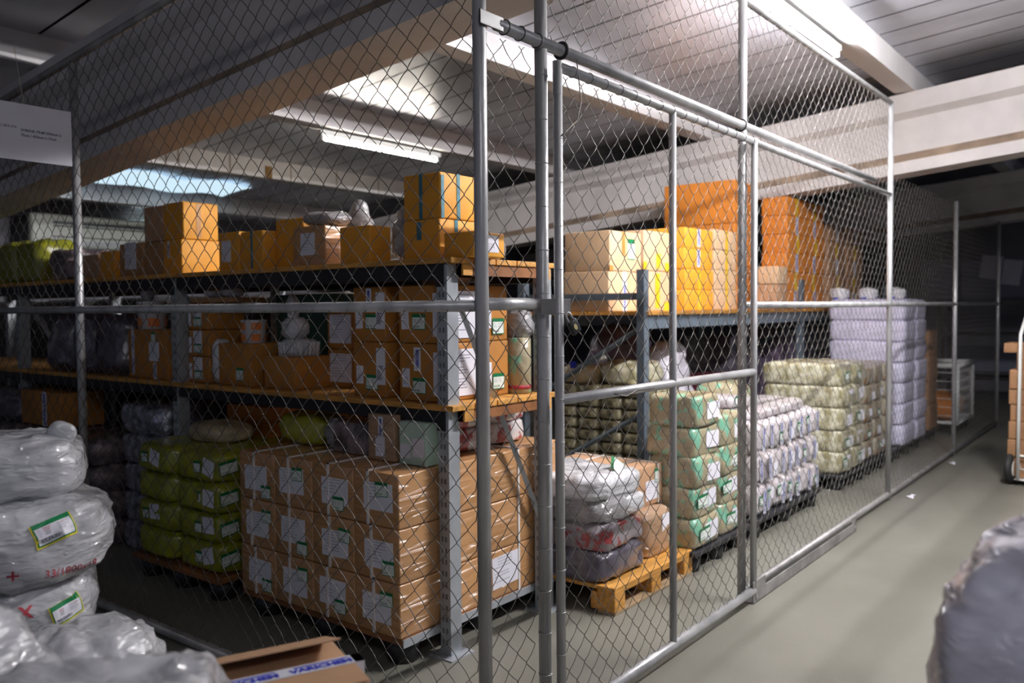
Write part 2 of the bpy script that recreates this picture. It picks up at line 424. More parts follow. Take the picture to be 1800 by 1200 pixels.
# roof deck : foil panels with seams running up the slope
ZB, ZT, ZD = 2.875, 3.594, 3.787          # girder underside, girder top = purlin underside, roof deck (all at y = 0)
B = MB(); x = -4.1
while x < 17.5:
    ys = [-6, -3, 0, 3, 6, 11.1]
    vs = []
    for i, y in enumerate(ys): vs += [(x+.004, y, zr(ZD, y)), (x+.370, y, zr(ZD, y)), (x+.378, y, zr(ZD+.02, y)), (x+.386, y, zr(ZD+.02, y))]
    for i in range(len(ys)-1):
        a = i*4; b = a+4
        B.add([vs[a], vs[a+1], vs[b+1], vs[b]], [(0, 3, 2, 1)], 'foil')
        B.add([vs[a+1], vs[a+2], vs[b+2], vs[b+1]], [(0, 3, 2, 1)], 'seam'); B.add([vs[a+2], vs[a+3], vs[b+3], vs[b+2]], [(0, 3, 2, 1)], 'seam')
    x += .386
B.add([(-4.2, -6, zr(ZD+.05, -6)), (17.9, -6, zr(ZD+.05, -6)), (17.9, 11.1, zr(ZD+.05, 11.1)), (-4.2, 11.1, zr(ZD+.05, 11.1))], [(0, 3, 2, 1)], 'seam')
struct('ceiling', B.mesh('ceiling'))
# sloping I-girders
def girder(x0, y0=-6., y1=10.85):
    B = MB(); wd = .304; c = x0+wd/2; h = wd/2; q = .075
    prof = [(-h, 0), (-h, .105), (-q, .187), (-q, .497), (-h, .55), (-h, .719), (h, .719), (h, .55), (q, .497), (q, .187), (h, .105), (h, 0)]
    ms = ['plaster', 'dust', 'plaster', 'plaster', 'plaster', 'plaster', 'plaster', 'plaster', 'plaster', 'dust', 'plaster', 'plaster']
    n = len(prof)
    vs = [(c+a, y0, zr(ZB+z, y0)) for a, z in prof]+[(c+a, y1, zr(ZB+z, y1)) for a, z in prof]
    for i in range(n): B.add([vs[i], vs[(i+1) % n], vs[n+(i+1) % n], vs[n+i]], [(0, 1, 2, 3)], ms[i])
    B.add(vs[:n], [tuple(range(n))], 'plaster'); B.add(vs[n:], [tuple(range(n-1, -1, -1))], 'plaster')
    bm = bmesh.new(); me = B.mesh('roof_girder'); bm.from_mesh(me)
    bmesh.ops.remove_doubles(bm, verts=bm.verts, dist=1e-4); bmesh.ops.recalc_face_normals(bm, faces=bm.faces); bm.to_mesh(me); bm.free(); return me
for x0, lb in ((2.457, 'sloping grey concrete roof girder above the left chain-link fence'), (8.307, 'sloping white concrete roof girder crossing behind the gate'), (14.16, 'farthest sloping concrete roof girder at the dark end')):
    struct('roof_girder', girder(x0), lb)
# level purlins on the girders
for y, lb in ((-3.86, 'concrete purlin second behind the lamp'), (-1.94, 'concrete purlin nearest the open aisle'), (-.03, 'concrete purlin over the open aisle'), (1.872, 'white concrete purlin along the bright aisle lamp'), (3.826, 'white concrete purlin over the front of the cage'),
              (5.745, 'white concrete purlin carrying the warm lamp inside the cage'), (7.63, 'cream stained concrete purlin at the back of the cage'), (9.48, 'grey concrete purlin by the back wall')):
    B = MB(); B.box((-4, y, zr(ZT, y)), (17.5, y+.176, zr(ZD, y)+.01), 'plaster_purlin')
    if abs(y-7.63) < .01:
        B.box((5.52, y-.002, zr(ZT, y)+.0), (5.61, y, zr(ZT, y)+.13), 'stain')
        for xx in (4.39, 4.52, 5.09, 5.85, 6.49, 7.14): B.box((xx, y-.002, zr(ZT, y)), (xx+.014, y, zr(ZD, y)), 'dust')
    struct('roof_purlin', B.mesh('roof_purlin'), lb)
B = MB(); B.box((2.3, 1.5, 2.70), (2.74, 2.1, 3.0), 'plaster'); struct('trim_3', B.mesh('trim_3', bevel=.01), 'concrete bracket block on the girder above the gate post')
# glowing sheet that paints bluish lamplight onto the foil between the last purlins
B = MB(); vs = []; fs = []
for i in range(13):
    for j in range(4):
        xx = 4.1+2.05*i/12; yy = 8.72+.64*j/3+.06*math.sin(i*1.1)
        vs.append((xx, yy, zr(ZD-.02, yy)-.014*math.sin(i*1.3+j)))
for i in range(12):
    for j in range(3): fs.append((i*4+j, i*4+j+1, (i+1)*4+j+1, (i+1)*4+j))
B.add(vs, fs, 'foil_glow'); struct('glow_sheet_1', B.mesh('glow_sheet_1', True), 'pale blue glowing patch standing in for lit foil at the back')

# =================================================================== LAMPS
def lamp(label, x0, x1, y, z, tubem, group=None, shade='white_enamel'):
    t = thing('fluorescent_lamp', label, 'lamp', (x0, y, z), 0, group); L = x1-x0
    B = MB(); B.box((-.03, -.025, .03), (L+.03, .025, .075), shade); link('housing', B.mesh('housing', bevel=.004), t)
    for xx in (0, L):
        B = MB(); B.box((xx-.02, -.018, -.018), (xx+.005, .018, .03), shade); link('lamp_holder', B.mesh('lamp_holder'), t)
    B = MB(); B.tube([(0, 0, 0), (L, 0, 0)], .014, tubem, 10); link('tube', B.mesh('tube', True), t)
    B = MB()
    for xx in (L*.2, L*.8): B.tube([(xx, 0, .07), (xx, 0, .10)], .006, 'tie', 6)
    link('hanger', B.mesh('hanger'), t); return t
lamp('bright white fluorescent tube along the purlin above the aisle fence', 4.77, 6.43, 1.985, 3.335, 'tube_main')
lamp('white fluorescent tube over the open aisle beside the gate', 4.1, 5.6, .06, 3.51, 'tube_front')
lamp('warm lit fluorescent tube inside the cage above the rack', 4.82, 6.27, 5.84, 2.985, 'tube_warm')
lamp('cool fluorescent tube above the air conditioner on the back wall', 4.9, 6.2, 10.72, 2.60, 'tube_cool')
lamp('fluorescent tube added as unseen fill light behind the viewer', -1.6, -.2, -1.85, 3.68, 'tube_fill')  # fill lamp added out of view to brighten the left foreground

# =================================================================== CHAIN-LINK FENCES
CELL = .098
def chainlink(P, u0, u1, z0, ztop, phase=0., r=.0016):
    """P(u, z, d) -> point; woven zigzag wires from z0 up to ztop(u)"""
    B = MB(); k = B.m('wire'); h = CELL/2
    n = int((u1-u0)/h); SUB = 4; nd = 4
    V = []; Fc = []
    for wi in range(-1, n):
        ub = u0+wi*h
        s = 0; pts = []
        while True:
            a = s//SUB; f = (s % SUB)/SUB
            z = z0+h*(a+f)
            uu = ub+h*.5+(f-.5 if (a+wi) % 2 == 0 else .5-f)*h*1.07
            if z > ztop(ub+h/2): break
            d = .0042*math.sin(math.pi*f)*(1 if (a+wi) % 2 == 0 else -1)
            if u0-.001 <= uu <= u1+.001: pts.append(P(uu, z, d))
            s += 1
        if len(pts) < 3: continue
        o = len(V); ns = len(pts)
        for i, p in enumerate(pts):
            t = (pts[min(i+1, ns-1)]-pts[max(i-1, 0)]).normalized()
            a = t.cross(Vector((.3, .4, .1))).normalized(); b = t.cross(a)
            for c in range(nd):
                q = 2*math.pi*c/nd; V.append(p+a*r*math.cos(q)+b*r*math.sin(q))
        for i in range(ns-1):
            for c in range(nd): Fc.append((o+i*nd+c, o+i*nd+(c+1) % nd, o+(i+1)*nd+(c+1) % nd, o+(i+1)*nd+c))
    B.v = [tuple(p) for p in V]; B.f = Fc; B.mi = [k]*len(Fc)
    return B.mesh('chain_link_mesh', True)
def weave(P, u0, u1, z0, ztop): return chainlink(P, u0, u1, z0, ztop)
def pipe(name, pts, r, parent, m='steel', n=14):
    return link(name, MB().tube(pts, r, m, n).mesh(name, True), parent)
X0, Y0 = 2.045, 1.72
# left fence, along +y
fl = thing('chain_link_fence', 'dim chain-link fence on the left, from the corner post back into the dark', 'fence', (X0, Y0, 0))
PL = lambda u, z, d: Vector((d, u, z))
link('chain_link_mesh', weave(PL, .02, 6.2, .05, lambda u: 3.17-K*(u+Y0)), fl)
pipe('corner_post', [(0, 0, 0), (-.0, .0, 3.62)], .0225, fl)
for u in (2.72, 5.5): pipe('fence_post', [(0.02, u, 0), (0.02, u, 3.19-K*(u+Y0))], .021, fl)
pipe('middle_rail', [(.01, .02, 1.51), (.01, 6.2, 1.517)], .0195, fl)
pipe('top_rail', [(.01, .02, 3.18-K*Y0), (.01, 6.2, 3.18-K*(Y0+6.2))], .02, fl, 'steel_dull')
pipe('bottom_rail', [(0, .03, .03), (0, 6.2, .03)], .024, fl, 'steel_dull')
# right fence, along +x
fr = thing('chain_link_fence', 'bright chain-link fence running along the aisle from the gate to the dark end', 'fence', (X0, Y0, 0))
PR = lambda u, z, d: Vector((u, -d, z))
link('chain_link_mesh', weave(PR, .02, .30, .10, lambda u: 2.37), fr)
link('chain_link_mesh', weave(PR, .33, 2.04, 2.40, lambda u: 3.08), fr)
link('chain_link_mesh', weave(PR, 2.06, 4.80, .05, lambda u: 3.02), fr)
link('chain_link_mesh', weave(PR, 4.84, 9.85, .05, lambda u: 2.50), fr)
for u, z, r in ((.325, 2.70, .0225), (2.035, 3.15, .022), (4.83, 3.04, .021), (7.28, 2.52, .021), (9.86, 2.52, .021)):
    pipe('fence_post', [(u, 0, 0), (u, 0, z)], r, fr)
pipe('track_rail', [(.07, -.012, 2.40), (4.35, -.012, 2.395)], .021, fr)
pipe('middle_rail', [(.02, .0, 1.515), (.31, 0, 1.515)], .021, fr)
pipe('middle_rail', [(2.06, 0, 1.507), (9.86, 0, 1.51)], .0185, fr)
pipe('top_rail', [(2.04, 0, 3.03), (4.83, 0, 3.03)], .019, fr)
pipe('upper_rail', [(2.04, .0, 2.345), (4.83, 0, 2.34)], .018, fr)
pipe('bottom_rail', [(2.06, 0, .045), (9.86, 0, .045)], .021, fr, 'steel_dull')
pipe('bottom_rail', [(.02, .0, .03), (.30, 0, .03)], .02, fr, 'steel_dull')
B = MB(); B.box((-.03, -.03, 2.375), (.085, -.0245, 2.42), 'black'); link('end_bracket', B.mesh('end_bracket', bevel=.002), fr)
link('rubber_ring', MB().ring(Vector((.43, -.012, 2.40)), (1, 0, 0), .026, .007, 'rubber', 20, 8).mesh('rubber_ring', True), fr)
for x in (.11, .19, .285): link('tie_wire', MB().ring(Vector((x, -.012, 2.40)), (1, .05, .0), .0235, .0022, 'tie', 16, 5).mesh('tie_wire', True), fr)
link('tie_wire', MB().ring(Vector((1.99, -.012, 2.397)), (1, .0, .0), .028, .004, 'rubber', 16, 5).mesh('tie_wire', True), fr)
tw = MB().ring(Vector((0, 0, 0)), (0, 0, 1), .0235, .0016, 'steel', 14, 4).mesh('tie_wire', True)
for i in range(15): link('tie_wire', tw, fr, Matrix.Translation((.325, 0, .22+.148*i)))
# sliding gate in front of the fence
gt = thing('sliding_gate', 'chain-link sliding gate of galvanised pipe hanging from the track rail', 'gate', (2.385, 1.662, 0))
GW = 1.705
link('chain_link_mesh', weave(lambda u, z, d: Vector((u, -d, z)), .0, GW, .075, lambda u: 2.30), gt)
for u, r in ((0, .0165), (GW, .0165), (.835, .0155)): pipe('gate_stile', [(u, 0, .05), (u, 0, 2.335 if u != .835 else 2.31)], r, gt)
pipe('gate_top_rail', [(-.0, 0, 2.318), (GW, 0, 2.318)], .0175, gt)
pipe('gate_middle_rail', [(0, 0, 1.185), (GW, 0, 1.172)], .0185, gt)
pipe('gate_bottom_rail', [(0, 0, .062), (GW, 0, .062)], .021, gt)
for i in range(14): link('tie_wire', tw, gt, Matrix.Translation((0, 0, .30+.148*i)) @ Matrix.Scale(.74, 4))
for i in range(16):
    me = MB().ring(Vector((.09+.105*i, 0, 2.318)), (1, .1*math.sin(i*2.3), 0), .0192, .0014, 'tie', 12, 4).mesh('tie_wire', True); link('tie_wire', me, gt)
B = MB(); B.tube([(.33, -.02, 1.178), (.40, -.03, 1.165), (.5, -.02, 1.18), (.62, -.026, 1.178)], .0025, 'wire', 5); link('loose_wire', B.mesh('loose_wire', True), gt)
B = MB(); B.tube([(.10, -.012, 2.36), (.115, -.02, 2.22), (.09, -.02, 2.15), (.02, -.02, 2.10), (-.01, -.02, 2.08)], .0022, 'wire', 5); link('loose_wire', B.mesh('loose_wire', True), gt)
# latch plate and padlock
B = MB(); LM = Matrix.Translation((-.062, .031, 0)) @ Matrix.Rotation(R(-29.6), 4, 'Z')
B.box((0, -.002, 1.478), (.112, .002, 1.532), 'steel_dull', LM); B.box((.108, -.002, 1.480), (.112, .032, 1.530), 'steel_dull', LM)
link('latch_plate', B.mesh('latch_plate', bevel=.001), gt)
pd = thing('padlock', 'black padlock with brass oval badge hanging from the gate latch', 'padlock', (2.403, 1.628, 1.462), 0)
pd.rotation_euler = (0, R(-33), R(-14))
B = MB(); B.box((-.019, -.009, -.056), (.019, .009, -.006), 'black'); link('padlock_body', B.mesh('padlock_body', True, .004, 2), pd)
B = MB(); B.tube([(-.011, 0, -.008), (-.011, 0, .014), (-.007, 0, .023), (0, 0, .026), (.007, 0, .023), (.011, 0, .014), (.011, 0, -.008)], .0034, 'steel', 8); link('shackle', B.mesh('shackle', True), pd)
B = MB(); B.lathe([(.0, 0), (.010, 0), (.0095, .001)], 'brass', 20, Matrix.Translation((0, -.0092, -.031)) @ Matrix.Rotation(R(90), 4, 'X') @ Matrix.Diagonal((.75, 1.2, 1, 1))); link('badge', B.mesh('badge'), pd)
# floor guide channel of the gate
gc = thing('gate_guide_channel', 'dusty grey steel guide channel bolted to the floor beside the gate', 'channel', (4.06, 1.648, 0))
B = MB(); B.box((0, 0, 0), (1.75, .006, .062), 'steel_dull'); B.box((0, 0, .062), (.16, .006, .112), 'steel_dull'); B.box((1.66, 0, .062), (1.75, .006, .105), 'steel_dull'); B.box((0, 0, 0), (1.75, .05, .006), 'steel_dull')
link('channel_body', B.mesh('channel_body', bevel=.0015), gc)
for u in (.03, 1.71):
    B = MB(); B.lathe([(.010, 0), (.010, .006), (.0, .007)], 'steel', 6, Matrix.Translation((u, -.001, .035)) @ Matrix.Rotation(R(90), 4, 'X')); link('bolt', B.mesh('bolt'), gc)

# =================================================================== RACKS
def beam(p, a, b, name, m, parent): return link(name, MB().box(a, b, m).mesh(name, bevel=.003, seg=1), parent)
def upright_mesh(h, m, face):
    B = MB(); B.box((-.035, -.03, 0), (.035, .03, h), m)
    z = .05
    while z < h-.05:      # punched slots on the loading face
        if face == 'x': B.box((-.0365, -.013, z), (-.0345, -.003, z+.022), 'slot'); B.box((-.0365, .008, z), (-.0345, .016, z+.022), 'slot')
        else: B.box((-.013, -.0316, z), (-.003, -.0298, z+.022), 'slot'); B.box((.008, -.0316, z), (.016, -.0298, z+.022), 'slot')
        z += .05
    B.box((-.075, -.07, 0), (.075, .07, .006), m)
    B.box((-.06, .04, .006), (-.04, .055, .010), 'slot')
    return B.mesh('upright')
rk1 = thing('pallet_rack', 'grey pallet rack with black beams and two orange boarded levels by the left fence', 'rack', (2.66, 2.43, 0))
D1 = .76; bays = [0, 2.11, 4.22, 6.2]
um = upright_mesh(1.69, 'upright', 'x')
for b in bays:
    for dx in (.035, D1-.035): link('upright', um, rk1, Matrix.Translation((dx, b+.03, 0)))
    for z0, z1 in ((1.63, .42),):
        B = MB(); B.tube([(.05, b+.03, z0), (D1-.04, b+.03, z1)], .017, 'upright', 4); link('brace', B.mesh('brace'), rk1)
for i in range(3):
    y0, y1 = bays[i]+.06, bays[i+1]
    for zb, zt in ((1.625, 1.695), (1.008, 1.066)):
        for dx in (0, D1-.05):
            B = MB(); B.box((dx, y0, zb), (dx+.05, y1, zt), 'black')
            B.box((dx-.003, y0-.045, zb-.03), (dx+.003, y0+.006, zt+.01), 'black') if dx == 0 else None
            link('beam', B.mesh('beam', bevel=.002, seg=1), rk1)
    for zt in (1.695, 1.066):
        me = MB()
        n = 5; wd = D1/n
        for k in range(n): me.box((-.02+k*wd+.004, y0-.10 if i == 0 else y0-.06, zt), (-.02+(k+1)*wd-.004, y1, zt+.024), 'wood_y')
        link('shelf_boards', me.mesh('shelf_boards', bevel=.002, seg=1), rk1)
        if i == 0:
            B = MB(); B.box((.06, y0-.09, zt-.05), (.64, y0-.06, zt-.001), 'wood_dark'); B.box((.06, y0-.10, zt-.05), (.12, y0-.06, zt-.001), 'wood'); B.box((.64, y0-.10, zt-.055), (.70, y0-.06, zt-.001), 'wood')
            link('joist', B.mesh('joist'), rk1)
rk2 = thing('pallet_rack', 'slate grey pallet rack with one orange boarded level behind the gate', 'rack', (5.315, 2.97, 0))
um2 = upright_mesh(1.77, 'slate', 'y')
for x in (.035, 3.27, 6.5):
    for y in (.03, 1.10): link('upright', um2, rk2, Matrix.Translation((x, y, 0)))
    for a, b, z0, z1 in ((.06, 1.07, 1.35, .75), (.06, 1.07, .72, .15)):
        B = MB(); B.tube([(x, a, z0), (x, b, z1)], .02, 'slate', 4); link('brace', B.mesh('brace'), rk2)
    B = MB(); B.box((x-.02, .05, 1.555), (x+.02, 1.08, 1.605), 'slate'); link('cross_bar', B.mesh('cross_bar'), rk2)
for a, b in ((.07, 3.235), (3.305, 6.465)):
    for y in (.0, 1.08): link('beam', MB().box((a, y, 1.345), (b, y+.05, 1.445), 'slate').mesh('beam', bevel=.003, seg=1), rk2)
    B = MB()
    for k in range(7): B.box((a-.03, -.02+k*.167, 1.445), (b, -.02+k*.167+.16, 1.473), 'wood')
    link('shelf_boards', B.mesh('shelf_boards', bevel=.002, seg=1), rk2)

# =================================================================== PALLETS
def plastic_pallet(label, x, y, dx, dy, name='plastic_pallet', top='black_plastic', edge=None):
    t = thing(name, label, 'pallet', (x, y, 0))
    B = MB(); B.box((0, 0, .10), (dx, dy, .13), top); link('deck', B.mesh('deck', bevel=.004, seg=1), t)
    if edge: link('edge_strip', MB().box((0, -.006, .095), (dx, 0, .13), edge).mesh('edge_strip'), t)
    for i in range(3):
        for j in range(3):
            M = Matrix.Translation((.09+i*(dx-.18)/2, .09+j*(dy-.18)/2, 0))
            link('foot', MB().lathe([(.062, 0), (.075, .10)], 'black_plastic', 12).mesh('foot', True), t, M)
    return t
def wooden_pallet(label, x, y, dx, dy):
    t = thing('wooden_pallet', label, 'pallet', (x, y, 0))
    for i in range(3):
        for j in range(3):
            bx = (0, dx/2-.05, dx-.10)[i]; by = (0, dy/2-.07, dy-.14)[j]
            link('block', MB().box((bx, by, .016), (bx+.10, by+.14, .10), 'wood').mesh('block', bevel=.003, seg=1), t)
    for j in range(3):
        by = (0, dy/2-.05, dy-.10)[j]
        link('bottom_board', MB().box((0, by, 0), (dx, by+.10, .016), 'wood_raw').mesh('bottom_board', bevel=.002, seg=1), t)
        link('stringer_board', MB().box((0, by, .10), (dx, by+.10, .116), 'wood').mesh('stringer_board', bevel=.002, seg=1), t)
    n = 7; wd = dx/n
    for k in range(5):
        y0 = k*dy/5
        link('deck_board', MB().box((0, y0+(.004 if k else 0), .116), (dx, y0+dy/5-.004, .136), 'wood').mesh('deck_board', bevel=.003, seg=1), t)
    return t
plastic_pallet('pallet with grey edge under the strapped carton block by the front rack', 2.44, 2.50, 1.16, 1.12, 'pallet', 'wood_dark', 'upright')
plastic_pallet('black plastic pallet under the lime green bag stack', 2.43, 3.82, .86, .86, 'pallet', 'wood_dark')
wooden_pallet('orange painted wooden pallet inside the gate under mixed plastic bags', 3.50, 2.12, .84, 1.22)
for x, dx, lb in ((4.30, .80, 'black plastic pallet under the green and white bale stacks'), (5.18, 1.27, 'black plastic pallet under the blue taped cup bags'), (6.96, .72, 'black plastic pallet under the khaki white bale stack'), (7.76, .92, 'black plastic pallet under the orange speckled bales'), (8.74, 1.0, 'black plastic pallet under the tall lilac white stack')):
    plastic_pallet(lb, x, 2.08, dx, .72)

# =================================================================== STRAPPED CARTONS ON THE PALLET
rows = 3; cols = 4; ch = .228; cw = .274
names_r = ['bottom', 'middle', 'top']
rnd = random.Random(3)
for r in range(rows):
    for c in range(cols):
        for d in range(2):
            x = 2.432+d*.585; y = 2.505+c*(cw+.004)
            lb = []; st = []
            if d == 0:
                u = .05+rnd.uniform(-.01, .02)
                lb.append(('W', u, .045+rnd.uniform(-.01, .02), .175, .118, 'doc', rnd.uniform(-.03, .03)))
                lb.append(('W', .15+rnd.uniform(-.02, .03), .012+rnd.uniform(0, .02) if (r+c) % 2 else .125, .075, .062, 'green', rnd.uniform(-.06, .06)))
                st.append(('y', cw-.105+rnd.uniform(-.015, .015)))
            if c == 0:
                if d == 1 and r == 0: lb.append(('S', .02, .045, .2, .15, 'doc', .04))
                st.append(('x', .30 if d == 0 else .22))
            where = 'fence side' if d == 0 else 'inner side'
            label = f'strapped film-wrapped carton, {names_r[r]} layer, {ORD[c]} from the front upright, {where}'
            carton(label, x, y, .1305+r*(ch+.002), .58, cw, ch, 'wrapped', lb, (), st, 'strapped cartons on the pallet by the front rack')
# things lying on that block, under the first shelf
zt = .1305+3*(ch+.002)
carton('small film-wrapped carton with blue printed tape and barcode paper on the strapped carton block', 2.62, 2.72, zt, .2, .17, .21, 'wrapped_brown', [('W', .05, .02, .06, .09, 'doc')], [('W', .085, .10, .10, .03, 'tape_white', 'VARICHEM')])
carton('mint green box with white papers on the strapped carton block', 2.62, 2.525, zt, .2, .165, .19, 'mint_box', [('W', .01, .03, .06, .06, 'blank'), ('W', .085, .04, .07, .08, 'blank')])
carton('dull purple grey carton beside the lime bag on the strapped carton block', 2.66, 2.92, zt, .3, .26, .15, 'pinkpack')
bag('flat lime green bag lying on the strapped carton block under the first shelf', (2.93, 3.50, zt), (.5, .36, .15), 'lime', 21, .5, .03, .02)
bag('small clear green bag tip at the end of the lime bag', (2.76, 3.245, zt), (.14, .12, .15), 'bag_clear', 22, .6, .03, .03)
k = 0
for j, (xx, w) in enumerate(((2.90, .29), (3.20, .29))):
    for i in range(2):
        bag(f'red and white printed bale behind the diagonal brace, {"upper" if i else "lower"} {"right" if j else "left"} of four', (xx+w/2, 2.82, zt+i*.112), (w, .36, .115), 'red_bale', 30+k, .3, .02, .015, 18, name='bale', cat='bale', group='red and white bales'); k += 1

# =================================================================== LIME GREEN BAGS
for r in range(4):
    for c in range(2):
        y = 3.83+c*.425+.21
        parts = []
        if (r+c) % 2 == 0 or c == 0:
            ww = .13; yy = .02 if c else -.08
            parts.append(('paper_label', label_mesh('doc', .10, .085, r), face_M('W', -.404, yy, .05+.01*(r % 2), -.15*(r-1.5))))
            parts.append(('release_sticker', label_mesh('green', .065, .06, r), face_M('W', -.405, yy+.075, .055, .05)))
        if c == 0:
            parts.append(('release_sticker', label_mesh('green', .11, .07, r+1), face_M('S', -.385, -.214, .05, .12)))
        bag(f'lime green film-wrapped bag with paper labels, {level(r, 4)} of the {"right" if c == 0 else "left"} column', (2.845, y, .131+r*.158), (.80, .415, .165), 'lime', 40+r*2+c, .33, .018, .014, 26, name='wrapped_bag', group='lime green bags on the pallet', parts=parts)
bag('cream pillow bag lying on the lime green stack', (2.74, 4.24, .765), (.26, .40, .11), 'cream', 52, .7, .03, .02, name='pillow_bag')
for i in range(2):
    carton(f'dark orange carton behind the cream pillow, {"upper" if i else "lower"} of two', 2.95, 4.08, .765+i*.09, .3, .42, .088, 'orange_deep')

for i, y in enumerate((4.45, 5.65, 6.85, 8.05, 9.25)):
    bag(f'tall dark block added for shade behind the front rack, {ORD[i]} from the warm lamp end', (3.90, y, .002), (.84, 1.15, 1.60), 'shade_filler', 190+i, .2, .02, .02, 22, name='dark_load', cat='load', group='added shade blocks behind the front rack')  # added blocks: darken the gaps and keep light off the rack's back
# =================================================================== FRONT RACK: TOP LEVEL
Z1 = 1.7205
V = 'VARICHEM'
carton('orange carton with teal tape marks, upper of two by the corner post', 2.76, 2.556, Z1+.182, .245, .226, .204, 'amber', (), [('W', .11, 0, .204, .022, 'cyan_tape', None), ('S', .12, .0, .204, .022, 'cyan_tape', None), ('S', 0.015, 0.0, .19, .02, 'cyan_tape', None)])
carton('orange carton with teal tape marks, lower of two by the corner post', 2.755, 2.558, Z1, .25, .222, .181, 'amber', (), [('W', .10, .09, .08, .03, 'cyan_tape', None), ('S', .11, .1, .08, .022, 'cyan_tape', None)])
carton('low kraft carton with white address sheet on the shelf end', 2.71, 2.32, Z1, .205, .17, .108, 'amber', [('S', .045, .022, .118, .072, 'addr')])
bag('white plastic bag standing at the end of the top shelf', (2.985, 2.46, Z1), (.12, .13, .105), 'bag_white', 61, .7, .02, .02, 20)
bag('pale clear bag rising behind the low kraft carton', (3.08, 2.72, Z1), (.20, .2, .20), 'bag_clear', 62, .8, .02, .02, 20)
carton('plain orange carton left of the teal taped pair', 2.74, 2.99, Z1, .137, .213, .18, 'amber')
bag('clear crumpled bag between two orange cartons on the top shelf', (2.95, 2.885, Z1), (.2, .16, .27), 'bag_clear', 63, .8, .03, .04, 22)
carton('orange carton in a clear bag with white sheet on its side', 2.72, 3.288, Z1, .2, .247, .20, 'wrapped', [('W', .06, .055, .11, .11, 'doc')])
bag('knotted clear bag top gathered over the bagged carton', (2.80, 3.36, Z1+.20), (.2, .24, .07), 'bag_clear', 64, .8, .02, .03, 20)
bag('small silver white bag tip on the top shelf behind the plain orange carton', (2.97, 3.30, Z1), (.10, .12, .33), 'bag_clear', 65, .9, .03, .05, 20)
carton('tall orange carton right of the narrow taped one', 2.80, 3.556, Z1, .2, .23, .262, 'amber')
carton('orange carton with dark tape down its side on the top shelf', 2.72, 3.792, Z1, .2, .196, .205, 'amber', (), [('W', .10, .0, .205, .018, 'cyan_tape', None)])
carton('orange carton with white sheet on its side on the top shelf', 2.72, 4.005, Z1, .2, .19, .212, 'amber', [('W', .03, .05, .085, .115, 'doc')])
carton('orange carton with pale tape, upper of two above the rack post', 2.76, 4.615, Z1+.208, .232, .216, .222, 'amber', (), [('S', .10, .015, .2, .03, 'tape_brown', None)])
carton('orange carton with blue printed tape scrap, lower of two above the rack post', 2.74, 4.606, Z1, .258, .20, .206, 'amber', (), [('W', .06, .1, .1, .022, 'tape_white', V)])
carton('grey brown carton, upper of two left of the taped orange pair', 2.76, 4.842, Z1+.21, .24, .215, .215, 'kraft_pink')
carton('brown carton, lower of two left of the taped orange pair', 2.76, 4.842, Z1, .24, .215, .208, 'kraft')
carton('carton with tall white sheet beside the hanging bag knot', 2.76, 5.09, Z1, .2, .28, .215, 'kraft', [('W', .07, .05, .14, .17, 'doc')])
carton('small orange carton at the far left of the top shelf', 2.76, 5.44, Z1, .21, .188, .18, 'amber')
carton('pinkish carton under loose bags on the top shelf', 2.78, 5.70, Z1, .3, .32, .17, 'kraft_pink')
bag('dark brown bundle on the top shelf near the left post', (2.92, 6.22, Z1), (.3, .34, .21), 'pinkpack', 66, .4, .03, .03, 20, name='bundle', cat='bundle')
for i, y in enumerate((6.72, 7.12, 7.5)):
    bag(f'yellow green printed sack on the top shelf, {ORD[i]} from the dark bundle', (2.92, y, Z1), (.32, .36, .30), 'lime', 67+i, .4, .03, .03, 20, name='sack', cat='sack', group='yellow green sacks')
# middle level
Z2 = 1.0915
for (x, y, top, dx, lbn) in ((2.70, 2.518, 0, .485, 'right'), (2.70, 2.518, 1, .48, 'right'), (2.72, 2.872, 0, .47, 'left'), (2.72, 2.870, 1, .47, 'left')):
    dy = .245 if lbn == 'right' else .22
    L = [('W', .02, .06, .047, .085, 'addr' if not top else 'doc', 0 if not top else .05), ('W', .085, .035 if not top else .06, .083, .07, 'green', -.01)]
    tp = []
    if lbn == 'right': L += [('W', dy-.03, .03, .03, .19, 'blank'), ('S', .05, .02, .20, .21, 'doc'), ('S', .36, .03, .085, .075, 'green'), ('S', .30, .06, .05, .1, 'blank')]
    else: L += [('W', dy-.06, .06, .06, .17, 'addr')]
    if lbn == 'right' and not top: tp.append(('W', .115, .135, .105, .042, 'tape_white', V))
    if lbn == 'left' and top: tp.append(('W', .11, .15, .1, .035, 'tape_white', V))
    carton(f'orange carton with white sheets and sticker, {"upper" if top else "lower"} of the {lbn} pair by the front upright', x, y, Z2+(.259 if top else 0), dx, dy, .258, 'orange', L, tp, (), 'labelled carton pairs')
carton('small pinkish carton lying on the upper labelled carton', 2.80, 2.56, Z2+.518, .16, .15, .035, 'kraft_pink')
bag('thin clear film lying beside the small pinkish carton', (3.02, 2.62, Z2+.518), (.14, .16, .03), 'bag_clear', 70, .8, .01, .01, 16)
t = thing('film_roll', 'upright clear-wrapped roll with green and red print at the shelf end', 'roll', (3.265, 2.52, Z2))
link('roll_body', MB().lathe([(.058, 0), (.064, .004), (.064, .262), (.058, .268)], 'mint', 24).mesh('roll_body', True), t)
link('end_band', MB().lathe([(.0645, .02), (.0648, .03), (.0645, .04)], 'red_ink', 24).mesh('end_band', True), t)
bag('clear bag with faint print standing on the shelf end behind the roll', (3.32, 2.66, Z2), (.14, .18, .44), 'bag_clear', 71, .7, .03, .04, 22)
bag('tied clear bag on top of the printed roll', (3.28, 2.52, Z2+.269), (.12, .12, .13), 'bag_clear', 72, .8, .02, .03, 20)
